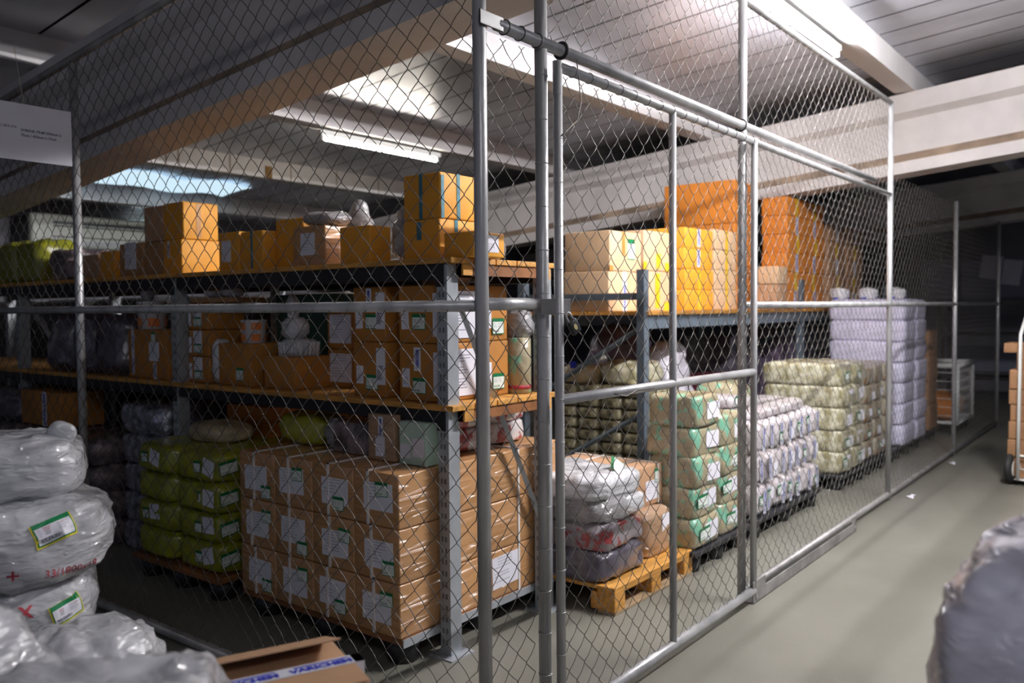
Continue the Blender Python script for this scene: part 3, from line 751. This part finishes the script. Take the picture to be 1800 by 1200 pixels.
for i in range(2):
    carton(f'dark orange carton with lilac sheet, {"upper" if i else "lower"} of two deep in the middle shelf', 2.95, 3.35, Z2+i*.205, .3, .21, .203, 'orange', [('W', .02, .03, .17, .15, 'doc')], (), (), 'cartons with lilac sheets')
carton('dark teal case standing deep in the middle shelf', 3.02, 3.60, Z2, .36, .5, .50, 'teal_dark', cat='case', name='storage_case')
carton('open orange carton with a bag of white cups on it', 2.72, 3.54, Z2, .25, .262, .17, 'orange')
t = thing('cup_bag', 'knotted clear bag of white plastic cups on the open orange carton', 'bag', (2.84, 3.66, Z2+.171))
B = MB()
for i in range(26):
    a = 2*math.pi*i/26; B.tube([(.095*math.cos(a), .105*math.sin(a), 0), (.10*math.cos(a), .11*math.sin(a), .072)], .0065, 'bag_white', 5)
B.lathe([(.0, .0), (.094, .0), (.098, .07), (.08, .085), (.0, .09)], 'bag_white', 24); link('cups', B.mesh('cups', True), t)
link('bag_knot', soft_mesh(.13, .15, .12, 'bag_white', 73, .8, .03, .02, 18), t, Matrix.Translation((0, .03, .085)))
link('bag_tail', soft_mesh(.06, .07, .12, 'bag_white', 74, .9, .02, .03, 14), t, Matrix.Translation((0, .05, .19)))
carton('orange carton with one green topped sticker on its lower side', 2.71, 3.906, Z2, .24, .30, .232, 'orange', [('W', .165, .03, .07, .07, 'green')], [('T', .2, .05, .2, .05, 'tape_brown', None)])
def bucket(label, x, y, z, r, h, cat='bucket'):
    t = thing('bucket', label, cat, (x, y, z))
    B = MB(); B.lathe([(r*.93, 0), (r, h*.94), (r*1.04, h*.95), (r*1.04, h), (0, h)], 'bucket', 28); link('bucket_body', B.mesh('bucket_body', True), t)
    for k in range(5):
        for zz in (.10, .58):
            B = MB(); vs = []; fs = []
            for q in range(6):
                a = 2*math.pi*(k+.1+.62*q/5)/5; rr = r*(.93+.07*zz)+.003
                vs += [(rr*math.cos(a), rr*math.sin(a), h*zz), ((rr+.0025)*math.cos(a), (rr+.0025)*math.sin(a), h*(zz+.30))]
            for q in range(5): fs.append((q*2, q*2+2, q*2+3, q*2+1))
            B.add(vs, fs, 'bucket_orange'); link('printed_square', B.mesh('printed_square', True), t)
    return t
bucket('white tub with orange squares standing on the orange carton', 2.79, 3.985, Z2+.233, .068, .125)
for i in range(3):
    L = [('W', .05, .02, .085, .125, 'doc'), ('W', .055, .022, .075, .05, 'green'), ('W', .005, .02, .03, .09, 'blank')]
    carton(f'small kraft carton with white sheets beside the rack post, {level(i, 3)} of three', 2.71, 4.30, Z2+i*.152, .24, .20, .15, 'orange', L, (), (), 'small labelled cartons by the rack post')
carton('flat open tray of plastic bits on the small carton stack', 2.72, 4.12, Z2+.457, .25, .37, .03, 'kraft', cat='tray', name='cardboard_tray')
bag('white crumpled bag in the flat tray, nearer the viewer', (2.80, 4.2, Z2+.487), (.12, .12, .06), 'bag_white', 75, .8, .02, .03, 16)
bag('white crumpled bag in the flat tray, by the rack post', (2.80, 4.36, Z2+.487), (.12, .10, .05), 'bag_white', 76, .8, .02, .03, 16)
bag('white bag standing beside the carton with the green sticker', (2.76, 4.245, Z2), (.1, .07, .25), 'bag_white', 77, .6, .01, .02, 16)
carton('wide orange carton with hanging white sheet and printed tape', 2.70, 4.73, Z2, .3, .445, .30, 'orange', [('W', .25, .11, .115, .115, 'doc'), ('W', .28, .225, .05, .06, 'green')], [('W', .06, .02, .28, .03, 'tape_white', V), ('W', .315, .0, .10, .035, 'tape_white', V)])
bucket('white tub with orange pattern in a knotted bag on the wide carton', 2.80, 5.06, Z2+.301, .088, .17)
bag('twisted clear bag neck rising from the orange patterned tub', (2.80, 5.11, Z2+.473), (.075, .085, .13), 'bag_white', 78, .9, .03, .03, 18)
for i, y in enumerate((5.42, 5.78, 6.14)):
    bag(f'dark bag in the unlit middle shelf, {ORD[i]} beyond the wide carton', (2.86, y, Z2), (.32, .32, .38), 'bag_dark', 80+i, .5, .04, .03, 20, group='dark bags on the unlit shelf')
# floor level beyond the lime stack
for r in range(5):
    bag(f'silver wrapped bundle beyond the lime stack, {level(r, 5)} of five', (2.90, 5.02, .002+r*.185), (.46, .50, .186), 'silver', 84+r, .35, .02, .02, 22, name='foil_bundle', cat='bundle', group='silver wrapped bundles')
for r in range(4):
    for c in range(4):
        y = 5.52+c*.40
        parts = [('release_sticker', label_mesh('green', .06, .06, r), face_M('W', -.253, .05, .05))] if (r*3+c) % 4 == 0 else ()
        bag(f'dusky pink printed pack, {ORD[r]} layer up, {ORD[c]} column beyond the silver bundles', (2.78, y, .002+r*.175), (.5, .385, .172), 'pinkpack', 90+(r*4+c) % 3, .33, .018, .015, 16, name='printed_pack', cat='pack', group='dusky pink packs', parts=parts)
carton('dark kraft carton with blue printed tape on the dusky pink packs', 2.62, 5.95, .71, .3, .62, .24, 'orange', (), [('W', .38, .0, .24, .07, 'tape_white', V)])
bag('dark glossy bag on the dusky pink packs at the frame edge', (2.8, 6.75, .71), (.4, .4, .22), 'bag_dark', 95, .5, .03, .04, 20)

# =================================================================== REAR RACK: CARTONS ON ITS BOARDS
Z3 = 1.4738
def stack(n, label, x, y, dx, dy, h, m, z=Z3, labels=(), tapes=(), group=None, jit=.012, seed=1):
    rd = random.Random(seed)
    for i in range(n):
        carton(label % level(i, n), x+rd.uniform(-jit, jit), y+rd.uniform(-jit*.5, jit), z+i*(h+.001), dx, dy, h, m, labels(i) if callable(labels) else labels, tapes(i) if callable(tapes) else tapes, (), group)
stack(2, 'beige carton with brown tape behind the padlock, %s of its pair', 5.39, 3.30, .47, .40, .300, 'kraft_beige', labels=lambda i: [('S', .26, .09, .11, .16, 'green')] if i == 1 else (), jit=.006,
      tapes=lambda i: [('S', .20, .12 if i else .0, .18, .05, 'tape_brown', None), ('S', .02, .0, .04, .05, 'tape_brown', None)] if i else [('S', .23, 0, .30, .06, 'tape_white', 'VARICHEM')], group='beige carton pair')
stack(2, 'beige carton with bright yellow tape, %s of its pair', 5.90, 3.30, .46, .40, .318, 'kraft_beige', jit=.006, tapes=lambda i: [('S', .24, .02, .12 if i else .28, .075, 'yellow_tape', None), ('S', .02, 0, .07, .05, 'yellow_tape', None), ('S', .40, 0, .07, .10, 'yellow_tape', None)], group='yellow taped carton pair')
stack(4, 'bright amber carton right of the beige ones, %s of four', 6.42, 3.20, .54, .40, .172, 'amber', seed=4, tapes=lambda i: [('S', .26, 0.02, .15, .06, 'tape_white', 'VARICHEM')] if i > 1 else [('S', .26, 0, .17, .05, 'yellow_tape', None)], group='amber carton stack')
stack(4, 'pale beige carton with yellow tape behind the gate post, %s of four', 7.0, 3.20, .47, .40, .177, 'kraft_beige', seed=5, jit=.008, tapes=[('S', .25, 0, .175, .055, 'yellow_tape', None)], group='pale beige carton stack')
stack(3, 'large deep orange carton high behind the stacks, %s of three', 7.66, 3.30, .50, .74, .41, 'orange_deep', seed=6, jit=.006, group='large deep orange cartons')
for c, (xx, dx) in enumerate(((8.20, .56), (8.80, .56))):
    stack(6, 'deep orange taped carton right of the gate, ' + ('nearer' if c == 0 else 'farther') + ' column, %s of six', xx+.02, 3.00 if c == 0 else 3.02, dx, .26, .183, 'orange_deep', seed=8+c, jit=.014, group='deep orange taped cartons',
          tapes=lambda i: [('S', .26, 0.0, .18, .07, 'yellow_tape' if i % 2 else 'tape_white', None if i % 2 else 'VARICHEM')])
carton('pale cream carton stuck out of the deep orange stack', 7.92, 2.98, Z3+.24, .25, .2, .17, 'kraft_beige')
carton('beige carton under the pale cream one beside the gate post', 7.90, 2.98, Z3, .26, .2, .235, 'kraft_pink')
for c in range(2):
    stack(5, 'brown taped carton at the far end, ' + ('nearer' if c == 0 else 'farther') + ' column, %s of five', 9.56+c*.66, 3.02, .60, .5, .185, 'tray_brown', seed=12+c, jit=.014, group='brown taped cartons', tapes=lambda i: [('S', .28, 0, .18, .07, 'yellow_tape' if i % 2 else 'tape_white', None)])

# =================================================================== UNDER THE REAR RACK
plastic_pallet('black plastic pallet under the dim khaki bundle stack', 5.50, 3.05, .62, .86)
KW = .205
for r in range(9):
    for c in range(4):
        bag(f'dim khaki bundle behind the gate, {ORD[r]} layer from floor, {ORD[3-c]} column from left', (5.80, 3.07+c*KW+KW/2, .131+r*.086), (.58, KW-.006, .088), 'khaki', 110+(r*3+c) % 4, .3, .01, .012, 14, name='printed_bundle', cat='bundle', group='dim khaki bundles')
zb = .131+9*.086
bag('pale khaki bag with blue stripe topping the dim bundle stack', (5.78, 3.72, zb), (.46, .34, .13), 'cream', 115, .5, .03, .03, 22, parts=[('printed_stripe', tape_mesh(.06, .25, None, 'blue_ink'), face_M('W', -.232, -.02, .05, R(90)))])
bag('khaki mint bag topping the dim bundle stack beside the rack upright', (5.82, 3.36, zb), (.5, .34, .17), 'khaki_white', 116, .5, .03, .03, 22)
bag('purple dark bag heap under the orange shelf behind the gate', (6.5, 3.85, .002), (.6, .4, 1.28), 'bag_purple', 117, .6, .05, .06, 26)
bag('grey white bag edge standing among dark bags under the orange shelf', (6.45, 3.4, .002), (.4, .3, 1.18), 'bag_grey', 118, .6, .04, .05, 24)
bag('mint topped printed bale beside the slate upright, upper of two', (6.25, 2.78, .49), (.40, .32, .42), 'mint', 119, .35, .02, .02, 20, name='bale', cat='bale')
bag('khaki printed bale beside the slate upright, lower of two', (6.25, 2.78, .002), (.42, .36, .49), 'khaki', 120, .35, .02, .02, 20, name='bale', cat='bale')
carton('dark maroon crate under the orange shelf', 7.1, 3.35, .002, .7, .5, .86, 'maroon', cat='crate', name='crate')
carton('dark purple wrapped load under the orange shelf near the far upright', 8.9, 3.3, .002, .9, .6, 1.25, 'bag_purple', cat='load', name='dark_load')
carton('dark wrapped load under the middle of the orange shelf', 7.9, 3.45, .002, .8, .5, 1.2, 'bag_dark', cat='load', name='dark_load')

# =================================================================== PALLET LOADS BEHIND THE FENCE
def bales(label, x, y, z, nx, nz, dx, dy, h, m, seed, sticker=True, cat='bale', group=None, name='bale', big=False, e=.26, gap=.004, tape=False, sheet=(.5, .5)):
    rd = random.Random(seed)
    for r in range(nz):
        for c in range(nx):
            parts = []
            if sticker:
                sw = dx*sheet[0]; sh = h*sheet[1]; u = -dx/2+dx*rd.uniform(.25, .95-sheet[0]); v = h*rd.uniform(.18, .85-sheet[1]); tl = rd.uniform(-.12, .12)
                if rd.random() < sticker: parts.append(('paper_label', label_mesh('blank', sw, sh, r), face_M('S', u, -dy/2-.006, v, tl)))
                if rd.random() < sticker*.8: parts.append(('release_sticker', label_mesh('green', sw*.8, sh*.75, r), face_M('S', max(-dx*.48, u-dx*.22), -dy/2-.008, v+h*.05, tl)))
            if tape: parts.append(('printed_tape', tape_mesh(h*.8, .045, 'VARICHEM'), face_M('S', rd.uniform(-dx*.3, dx*.3), -dy/2-.007, h*.1, rd.uniform(-.1, .1))))
            pos = level(r, nz) if nx == 1 else f'{ORD[r]} layer up, {ORD[c]} from near end'
            bag(f'{label}, {pos}', (x+dx*c+dx/2+rd.uniform(-.006, .006), y+dy/2+rd.uniform(-.01, .01), z+r*h), (dx-gap, dy, h*1.03), m, seed+(r*nx+c) % 3, e, .012, .014, 16, name=name, cat=cat, group=group, parts=parts)
bales('green and white printed bale just right of the middle gate bar', 4.33, 2.10, .131, 1, 5, .335, .31, .172, 'mint', 130, 1.0, sheet=(.5, .55), group='green and white bales, near stack')
bales('green and white printed bale behind the gate end post', 4.70, 2.11, .131, 1, 4, .38, .31, .178, 'mint', 136, 1.0, sheet=(.42, .5), group='green and white bales, second stack')
bales('clear bag of cups with blue printed tape', 5.20, 2.10, .131, 7, 3, .176, .66, .205, 'cupbag', 142, .45, cat='bag', name='cup_bag', tape=True, e=.4, sheet=(.4, .4), group='blue taped cup bags')
bag('loose pale film sheet draped over the blue taped cup bags', (5.82, 2.46, .131+3*.205), (1.20, .62, .07), 'cupbag', 150, .45, .02, .03, 26, name='film_sheet', cat='film')
bag('small bag with green topped sticker lying on the film sheet', (5.42, 2.42, .131+3*.205+.07), (.24, .22, .08), 'cupbag', 151, .5, .02, .02, 18, parts=[('release_sticker', label_mesh('green', .12, .07, 2), face_M('S', -.06, -.112, .015))])
bales('khaki white glossy printed bale on its own pallet', 6.97, 2.10, .131, 2, 5, .335, .66, .178, 'khaki_white', 154, .9, sheet=(.42, .5), group='khaki white bales')
bales('khaki bale with orange specks', 7.72, 2.13, .131, 3, 5, .32, .66, .166, 'khaki_orange', 160, .6, sheet=(.32, .4), group='orange specked bales')
bales('lilac white wrapped bale in the tall stack', 8.75, 2.05, .131, 2, 7, .48, .72, .203, 'lilac', 166, 0, group='lilac white bales', e=.22)
for i in range(3):
    bag(f'small blue and white roll bag on the tall lilac stack, {ORD[i]} from the left', (8.95+i*.22, 2.72-i*.22, .131+7*.203+.004), (.17, .17, .12), 'bag_white', 172, .7, .02, .02, 16, name='roll_bag', group='roll bags on the lilac stack', parts=[('printed_tape', tape_mesh(.09, .05, None, 'blue_ink'), face_M('W', -.085, .02, .01)), ('printed_tape', tape_mesh(.09, .04, None, 'blue_ink'), face_M('S', .0, -.085, .01))])
plastic_pallet('black plastic pallet under the brown carton tower', 9.98, 2.1, .60, .6)
stack(4, 'brown carton in the dim tower beyond the lilac stack, %s of four', 10.02, 2.08, .42, .45, .27, 'tray_brown', z=.131, seed=20, jit=.03, group='brown carton tower')
t = thing('cage_trolley', 'pale wire cage trolley with orange goods at the far end', 'trolley', (10.75, 1.95, 0))
B = MB()
for x in (0, .9):
    for y in (0, .6): B.tube([(x, y, .12), (x, y, .82)], .022, 'white_enamel', 8)
for z in (.14, .80):
    for a, b in (((0, 0), (.9, 0)), ((0, .6), (.9, .6)), ((0, 0), (0, .6)), ((.9, 0), (.9, .6))): B.tube([(*a, z), (*b, z)], .03 if z > .5 else .018, 'white_enamel', 8)
link('frame', B.mesh('frame', True), t)
B = MB()
for k in range(9): B.tube([(.05+.1*k, 0, .14), (.05+.1*k, 0, .8)], .004, 'white_enamel', 5)
for k in range(6): B.tube([(0, 0, .22+.1*k), (.9, 0, .22+.1*k)], .004, 'white_enamel', 5); B.tube([(0, 0, .22+.1*k), (0, .6, .22+.1*k)], .004, 'white_enamel', 5)
link('wire_panel', B.mesh('wire_panel', True), t)
for x in (.06, .84):
    for y in (.06, .54): link('wheel', MB().lathe([(.055, -.015), (.06, 0), (.055, .015)], 'rubber', 14, Matrix.Translation((x, y, .06)) @ Matrix.Rotation(R(90), 4, 'X')).mesh('wheel', True), t)
link('floor_plate', MB().box((0, 0, .125), (.9, .6, .14), 'white_enamel').mesh('floor_plate'), t)
bag('orange goods lying in the wire cage trolley', (11.2, 2.25, .159), (.7, .45, .26), 'orange_deep', 175, .5, .05, .04, 18, name='goods', cat='goods')

# =================================================================== MIXED LOAD ON THE WOODEN PALLET
zp = .1365
bag('dark blue and clear bag at the bottom of the mixed stack', (3.73, 2.50, zp), (.46, .62, .155), 'bag_dark', 180, .36, .03, .03, 30)
bag('clear bag of red striped packs in the mixed stack, third from the top', (3.73, 2.50, zp+.147), (.45, .60, .14), 'bag_red', 181, .36, .03, .03, 30)
bag('smoky clear bag of white goods in the mixed stack, second from the top', (3.74, 2.51, zp+.272), (.46, .60, .14), 'bag_clear', 182, .38, .03, .03, 30, parts=[('inner_pack', soft_mesh(.2, .10, .09, 'bag_white', 183, .4, .01, .01, 14), Matrix.Translation((.10, -.27, .03)))])
bag('white translucent bag with green topped sticker, topmost of the mixed stack', (3.73, 2.50, zp+.40), (.47, .58, .12), 'bag_white', 184, .42, .035, .03, 30, parts=[('release_sticker', label_mesh('green', .10, .09, 1), Matrix.Translation((.06, -.26, .085)) @ Matrix.Rotation(R(52), 4, 'X') @ Matrix.Rotation(R(40), 4, 'Z')), ('blue_print', tape_mesh(.14, .02, None, 'blue_ink'), Matrix.Translation((.0, -.20, .118)) @ Matrix.Rotation(R(70), 4, 'Z'))])
t = thing('grey_carton', 'grey carton with green topped sticker at the pallet corner beside the mixed stack', 'carton', (3.505, 2.46, zp))
link('box_body', MB().box((0, 0, .0), (.03, .36, .13), 'ink_grey').mesh('box_body', True, .004, 2), t)
link('release_sticker', label_mesh('green', .11, .10, 1), t, face_M('W', 0, .33, .02))
bag('brown film-wrapped parcel standing on the wooden pallet', (4.14, 2.42, zp), (.29, .40, .25), 'wrapped_brown', 186, .25, .012, .012, 22, name='wrapped_parcel', cat='parcel', parts=[('paper_label', label_mesh('blank', .10, .12, 1), face_M('S', .02, -.206, .10)), ('release_sticker', label_mesh('green', .06, .08, 1), face_M('S', .085, -.206, .06))])
carton('long brown carton with white straps resting on the wrapped parcel', 4.03, 2.30, zp+.255, .29, .56, .225, 'kraft_pink', [('S', .10, .03, .13, .11, 'doc'), ('S', .20, .12, .05, .08, 'green')], (), [('y', .14), ('y', .38), ('x', .24)])
carton('brown carton below the long strapped one at the pallet back', 4.03, 2.66, zp, .28, .40, .25, 'kraft')
carton('open brown carton with white tag behind the mixed stack', 3.66, 2.86, zp, .32, .30, .55, 'kraft', (), [('T', .16, .02, .12, .06, 'paper', None)])

# =================================================================== HAND TRUCK IN THE AISLE
t = thing('hand_truck', 'hand truck with pale frame and black tyres in the aisle at the right edge', 'hand truck', (8.12, 1.06, 0), R(-8))
for y in (0, -.42):
    B = MB(); B.lathe([(.05, -.02), (.105, -.028), (.125, -.018), (.13, 0), (.125, .018), (.105, .028), (.05, .02)], 'rubber', 24, Matrix.Translation((0, y, .13)) @ Matrix.Rotation(R(90), 4, 'X')); wl = link('wheel', B.mesh('wheel', True), t)
    B = MB(); B.lathe([(.0, -.022), (.05, -.024), (.066, -.029), (.066, .029), (.05, .024), (0, .022)], 'white_enamel', 20, Matrix.Translation((0, y, .13)) @ Matrix.Rotation(R(90), 4, 'X')); link('hub', B.mesh('hub', True), wl)
B = MB(); B.tube([(0, -.47, .13), (0, .05, .13)], .012, 'white_enamel', 8); link('axle', B.mesh('axle', True), t)
for y in (-.07, -.35):
    B = MB(); B.tube([(-.08, y, .05), (-.05, y, 1.25), (.10, y, 1.4)], .014, 'white_enamel', 8); link('side_rail', B.mesh('side_rail', True), t)
B = MB(); B.box((-.06, -.38, .045), (.34, -.04, .055), 'white_enamel'); B.tube([(-.06, -.07, .25), (-.06, -.35, .25)], .01, 'white_enamel', 6); B.tube([(0, -.07, .13), (-.07, -.07, .2)], .01, 'white_enamel', 6); link('toe_plate', B.mesh('toe_plate'), t)
rd = random.Random(9)
zz = .058
for i, h in enumerate((.17, .15, .15, .14, .13, .16, .14, .08)):
    dxo = (0, .0, .0, .02, .0, .04, .03, -.03)[i]
    carton(f'brown bundle of flat trays on the hand truck, {level(i, 8)} of eight', 8.10+rd.uniform(-.012, .012), .66+dxo*.0+rd.uniform(-.01, .01), zz, .34, .42+(.05 if i == 7 else 0)-(.05 if i == 6 else 0), h-.002, 'tray_brown', (), (), (), 'flat tray bundles on the hand truck', cat='tray bundle', name='tray_bundle'); zz += h

# =================================================================== HANGING SIGN
t = thing('hanging_sign', 'white printed paper sign hanging on a string before the left fence', 'sign', (1.83, 4.40, 2.236))
SW, SH = .40, .272
link('sheet', MB().box((-SW/2, -.001, 0), (SW/2, .001, SH), 'paper').mesh('sheet'), t)
B = MB()
for s, wd, xx, zz_ in (('02138/31076', .085, -.143, .150), ('SHRINK FILM 550mm x', .190, -.040, .140), ('75um / 425mm x 75um', .165, -.040, .116)):
    vs, fs, l = text(s, .013, .012 if 'S' not in s and 'u' not in s else .03); B.add(vs, fs, 'ink', Matrix.Translation((xx, -.0016, zz_)) @ Matrix.Rotation(R(90), 4, 'X') @ Matrix.Diagonal((wd/l, 1, 1, 1)))
link('printed_text', B.mesh('printed_text'), t)
B = MB(); B.tube([(-.02, 0, SH-.012), (-.022, .1, .60), (-.025, 1.30, .86)], .0016, 'string', 5); link('string', B.mesh('string', True), t)
B = MB(); B.box((-.06, 1.336, .80), (.0, 1.343, .91), 'yellow_tape'); link('yellow_tape', B.mesh('yellow_tape'), t)

# =================================================================== BACK WALL UNIT
t = thing('air_conditioner', 'pale green white air conditioner below the cool lamp on the back wall', 'air conditioner', (4.30, 10.33, 2.27))
B = MB(); B.box((0, .05, 0), (1.46, .565, .39), 'ac_white'); link('casing', B.mesh('casing', True, .045, 3), t)
for z, h, mm in ((.035, .05, 'upright'), (.12, .012, 'black'), (.245, .012, 'black'), (.275, .03, 'slate')):
    link('louvre', MB().box((.25, .042, z), (1.44, .051, z+h), mm).mesh('louvre'), t)
link('side_cover', MB().box((-.012, .09, .02), (.0, .55, .37), 'black').mesh('side_cover', bevel=.003, seg=1), t)

# =================================================================== DARK FAR END
t = thing('paper_notice', 'tilted dim white paper notice on the far wall', 'notice', (16.49, 2.35, 1.85))
t.rotation_euler = (R(8), 0, 0)
for a, b in (((-.28, .0), (.0, .42)), ((.02, .06), (.34, .46))): link('sheet', MB().box((0, a[0], a[1]), (.003, b[0], b[1]), 'paper').mesh('sheet'), t)
t = thing('far_rack', 'black rack with thin rails in the dark at the aisle end', 'rack', (14.6, 1.2, 0))
for y in (0, 1.7):
    for x in (0, .7): link('upright', MB().box((x-.03, y-.03, 0), (x+.03, y+.03, 1.55), 'black').mesh('upright'), t)
for z in (.35, 1.02, 1.5): link('shelf', MB().box((-.03, -.03, z), (.73, 1.73, z+.04), 'black').mesh('shelf'), t)
t = thing('wall_light', 'small round greenish light spot in the dark far end', 'light', (14.5, .95, 1.43))
link('lens', MB().lathe([(0, -.012), (.05, -.008), (.055, 0), (.05, .02)], 'spot', 18, Matrix.Rotation(R(-90), 4, 'Y')).mesh('lens', True), t)
link('case', MB().box((.0, -.07, -.07), (.06, .07, .07), 'black').mesh('case', bevel=.005), t)
B = MB(); B.tube([(8.33, .45, 3.585), (8.36, .72, 3.56), (8.38, .95, 3.535)], .022, 'green_pipe', 8)
tag(link('green_hose', B.mesh('green_hose', True)), 'bright green hose end on top of the white roof girder', 'hose')
B = MB(); B.tube([(2.84, 3.04, 3.49), (3.4, 2.57, 3.54), (4.45, 2.34, 3.56), (6.1, 2.22, 3.57), (8.05, 2.18, 3.575)], .011, 'cream', 6)
tag(link('ceiling_cable', B.mesh('ceiling_cable', True)), 'pale cable with rusty patches running under the foil ceiling above the gate', 'cable')
for i, (x, y) in enumerate(((7.02, 1.63), (8.75, 1.66))):
    B = MB(); B.add([(0, 0, .003), (.10, .015, .012), (.12, .05, .004), (.02, .06, .015)], [(0, 1, 2, 3)], 'paper'); B.add([(.1, .015, .012), (.17, .01, .003), (.17, .05, .006), (.12, .05, .004)], [(0, 1, 2, 3)], 'paper')
    o = link('paper_scrap', B.mesh('paper_scrap')); o.location = (x, y-.06, 0)
    tag(o, ('nearer' if i == 0 else 'farther')+' white paper scrap on the floor beside the bottom rail', 'paper scrap')

# =================================================================== FOREGROUND BAGS (left)
def red_mark(txt, h): 
    vs, fs, l = text(txt, h, .01); return MB().add(vs, fs, 'red_ink').mesh('@red_marking')
A = (.84, 2.50)
RZ = R(-25)
def fM(px, py, pz, yaw_=0, lean=0, tilt=0):   # plate standing on the side of a bag, facing -y of the bag
    return Matrix.Translation((px, py, pz)) @ Matrix.Rotation(yaw_, 4, 'Z') @ Matrix.Rotation(R(90)-lean, 4, 'X') @ Matrix.Rotation(tilt, 4, 'Z')
BG = dict(lump=.022, crease=.016)
bag('white film bag at the bottom of the left stack, half hidden', (A[0]-.02, A[1]+.02, 0), (.58, .50, .40), 'bag', 200, .5, res=34, rz=RZ, **BG)
bag('white film bag second from the bottom of the left stack', (A[0]-.01, A[1], .39), (.60, .50, .26), 'bag', 201, .5, res=34, rz=RZ, **BG)
bag('white film bag with half folded green sticker and red cross mark in the left stack', (A[0]+.0, A[1]-.0, .64), (.62, .50, .185), 'bag', 202, .55, res=40, rz=RZ, **BG,
    parts=[('@release_sticker', label_mesh('green_yellow', .075, .05, 1), fM(.22, -.235, .075, R(18), R(3), R(16))), ('@red_marking', red_mark('x', .03), fM(.14, -.256, .11, R(8), R(6))), ('tie_strap', MB().ring(Vector((.13, 0, .09)), (1, .1, 0), .095, .006, 'strap', 24, 6).mesh('tie_strap', True), Matrix.Diagonal((1, 2.62, 1, 1)))])
bag('big white film bag with green and yellow bordered sticker and red writing', (A[0]+.0, A[1]-.0, .805), (.70, .54, .215), 'bag', 203, .55, res=44, rz=RZ, **BG,
    parts=[('@release_sticker', label_mesh('green_yellow', .090, .056, 1), fM(.185, -.262, .115, R(16), R(22), R(16))), ('@red_marking', red_mark('+', .026), fM(.12, -.278, .05, R(4), R(-2))), ('@red_marking', red_mark('33/1800x19', .020), fM(.20, -.272, .045, R(12), R(-4), R(-4)))])
bag('tall crumpled white film bag on top of the left stack at the frame edge', (.93, 2.47, 1.005), (.40, .38, .165), 'bag', 204, .55, res=36, rz=RZ, **BG, parts=[('bag_tail', soft_mesh(.07, .035, .07, 'bag', 205, .7, .012, .012, 16), Matrix.Translation((.13, -.06, .135)) @ Matrix.Rotation(R(25), 4, 'Y'))])
bag('second white film bag lying beside the left stack at the frame edge', (.60, 2.06, .0), (.28, .24, .97), 'bag', 206, .55, res=34, rz=RZ, **BG)
# nearest bags
bag('large round white plastic bag nearest the viewer at the bottom left', (.445, 1.665, .0), (.48, .46, 1.0), 'bag', 210, .6, .03, .016, 46, R(20))
bag('white plastic bag slumped behind the large round one', (.87, 1.92, .0), (.36, .30, .80), 'bag', 211, .62, .03, .016, 40, R(-30))
bag('flat wrinkled clear white bag with small blue mark at the bottom edge', (.595, 1.25, .0), (.43, .27, .955), 'bag', 212, .45, .025, .02, 44, R(-28), parts=[('@blue_mark', MB().add(*text('s', .022, .01)[:2], 'blue_ink').mesh('@blue_mark'), fM(.14, -.11, .935, R(0), R(70)))])
# open carton with printed tape
t = thing('open_carton', 'brown carton with raised flap and blue printed tape at the bottom edge', 'carton', (1.118, 1.300, 0), R(157.5))
hh = .80
B = MB(); B.box((0, -.125, 0), (.27, .125, hh-.002), 'kraft_pink'); link('box_body', B.mesh('box_body', True, .004, 2), t)
B = MB(); B.box((0, .005, hh), (.27, .125, hh+.004), 'kraft_pink'); link('closed_flap', B.mesh('closed_flap', bevel=.001, seg=1), t)
B = MB(); B.box((.0, 0, 0), (.25, .112, .004), 'kraft_pink'); link('raised_flap', B.mesh('raised_flap', bevel=.001, seg=1), t, Matrix.Translation((.01, -.125, hh)) @ Matrix.Rotation(R(17), 4, 'X'))
B = MB(); B.box((-.02, .0, hh+.0045), (.28, .038, hh+.0055), 'tape_white'); B.box((-.02, .0, hh-.03), (-.001, .038, hh+.0055), 'tape_white')
for u in (.065, .21):
    vs, fs, l = text('VARICHEM', .019, .06); sc = .125/l
    B.add(vs, fs, 'blue_ink', Matrix.Translation((u+.062, .033, hh+.0062)) @ Matrix.Rotation(R(180), 4, 'Z') @ Matrix.Diagonal((sc, 1, 1, 1)))
    B.box((u-.06, .006, hh+.0056), (u+.05, .011, hh+.006), 'blue_ink')
link('printed_tape', B.mesh('printed_tape'), t)
# right foreground
bag('large smoky clear plastic bag close to the viewer at the lower right corner', (1.46, .055, 0), (.36, .46, 1.17), 'bag_grey', 220, .42, .03, .016, 44, R(8))
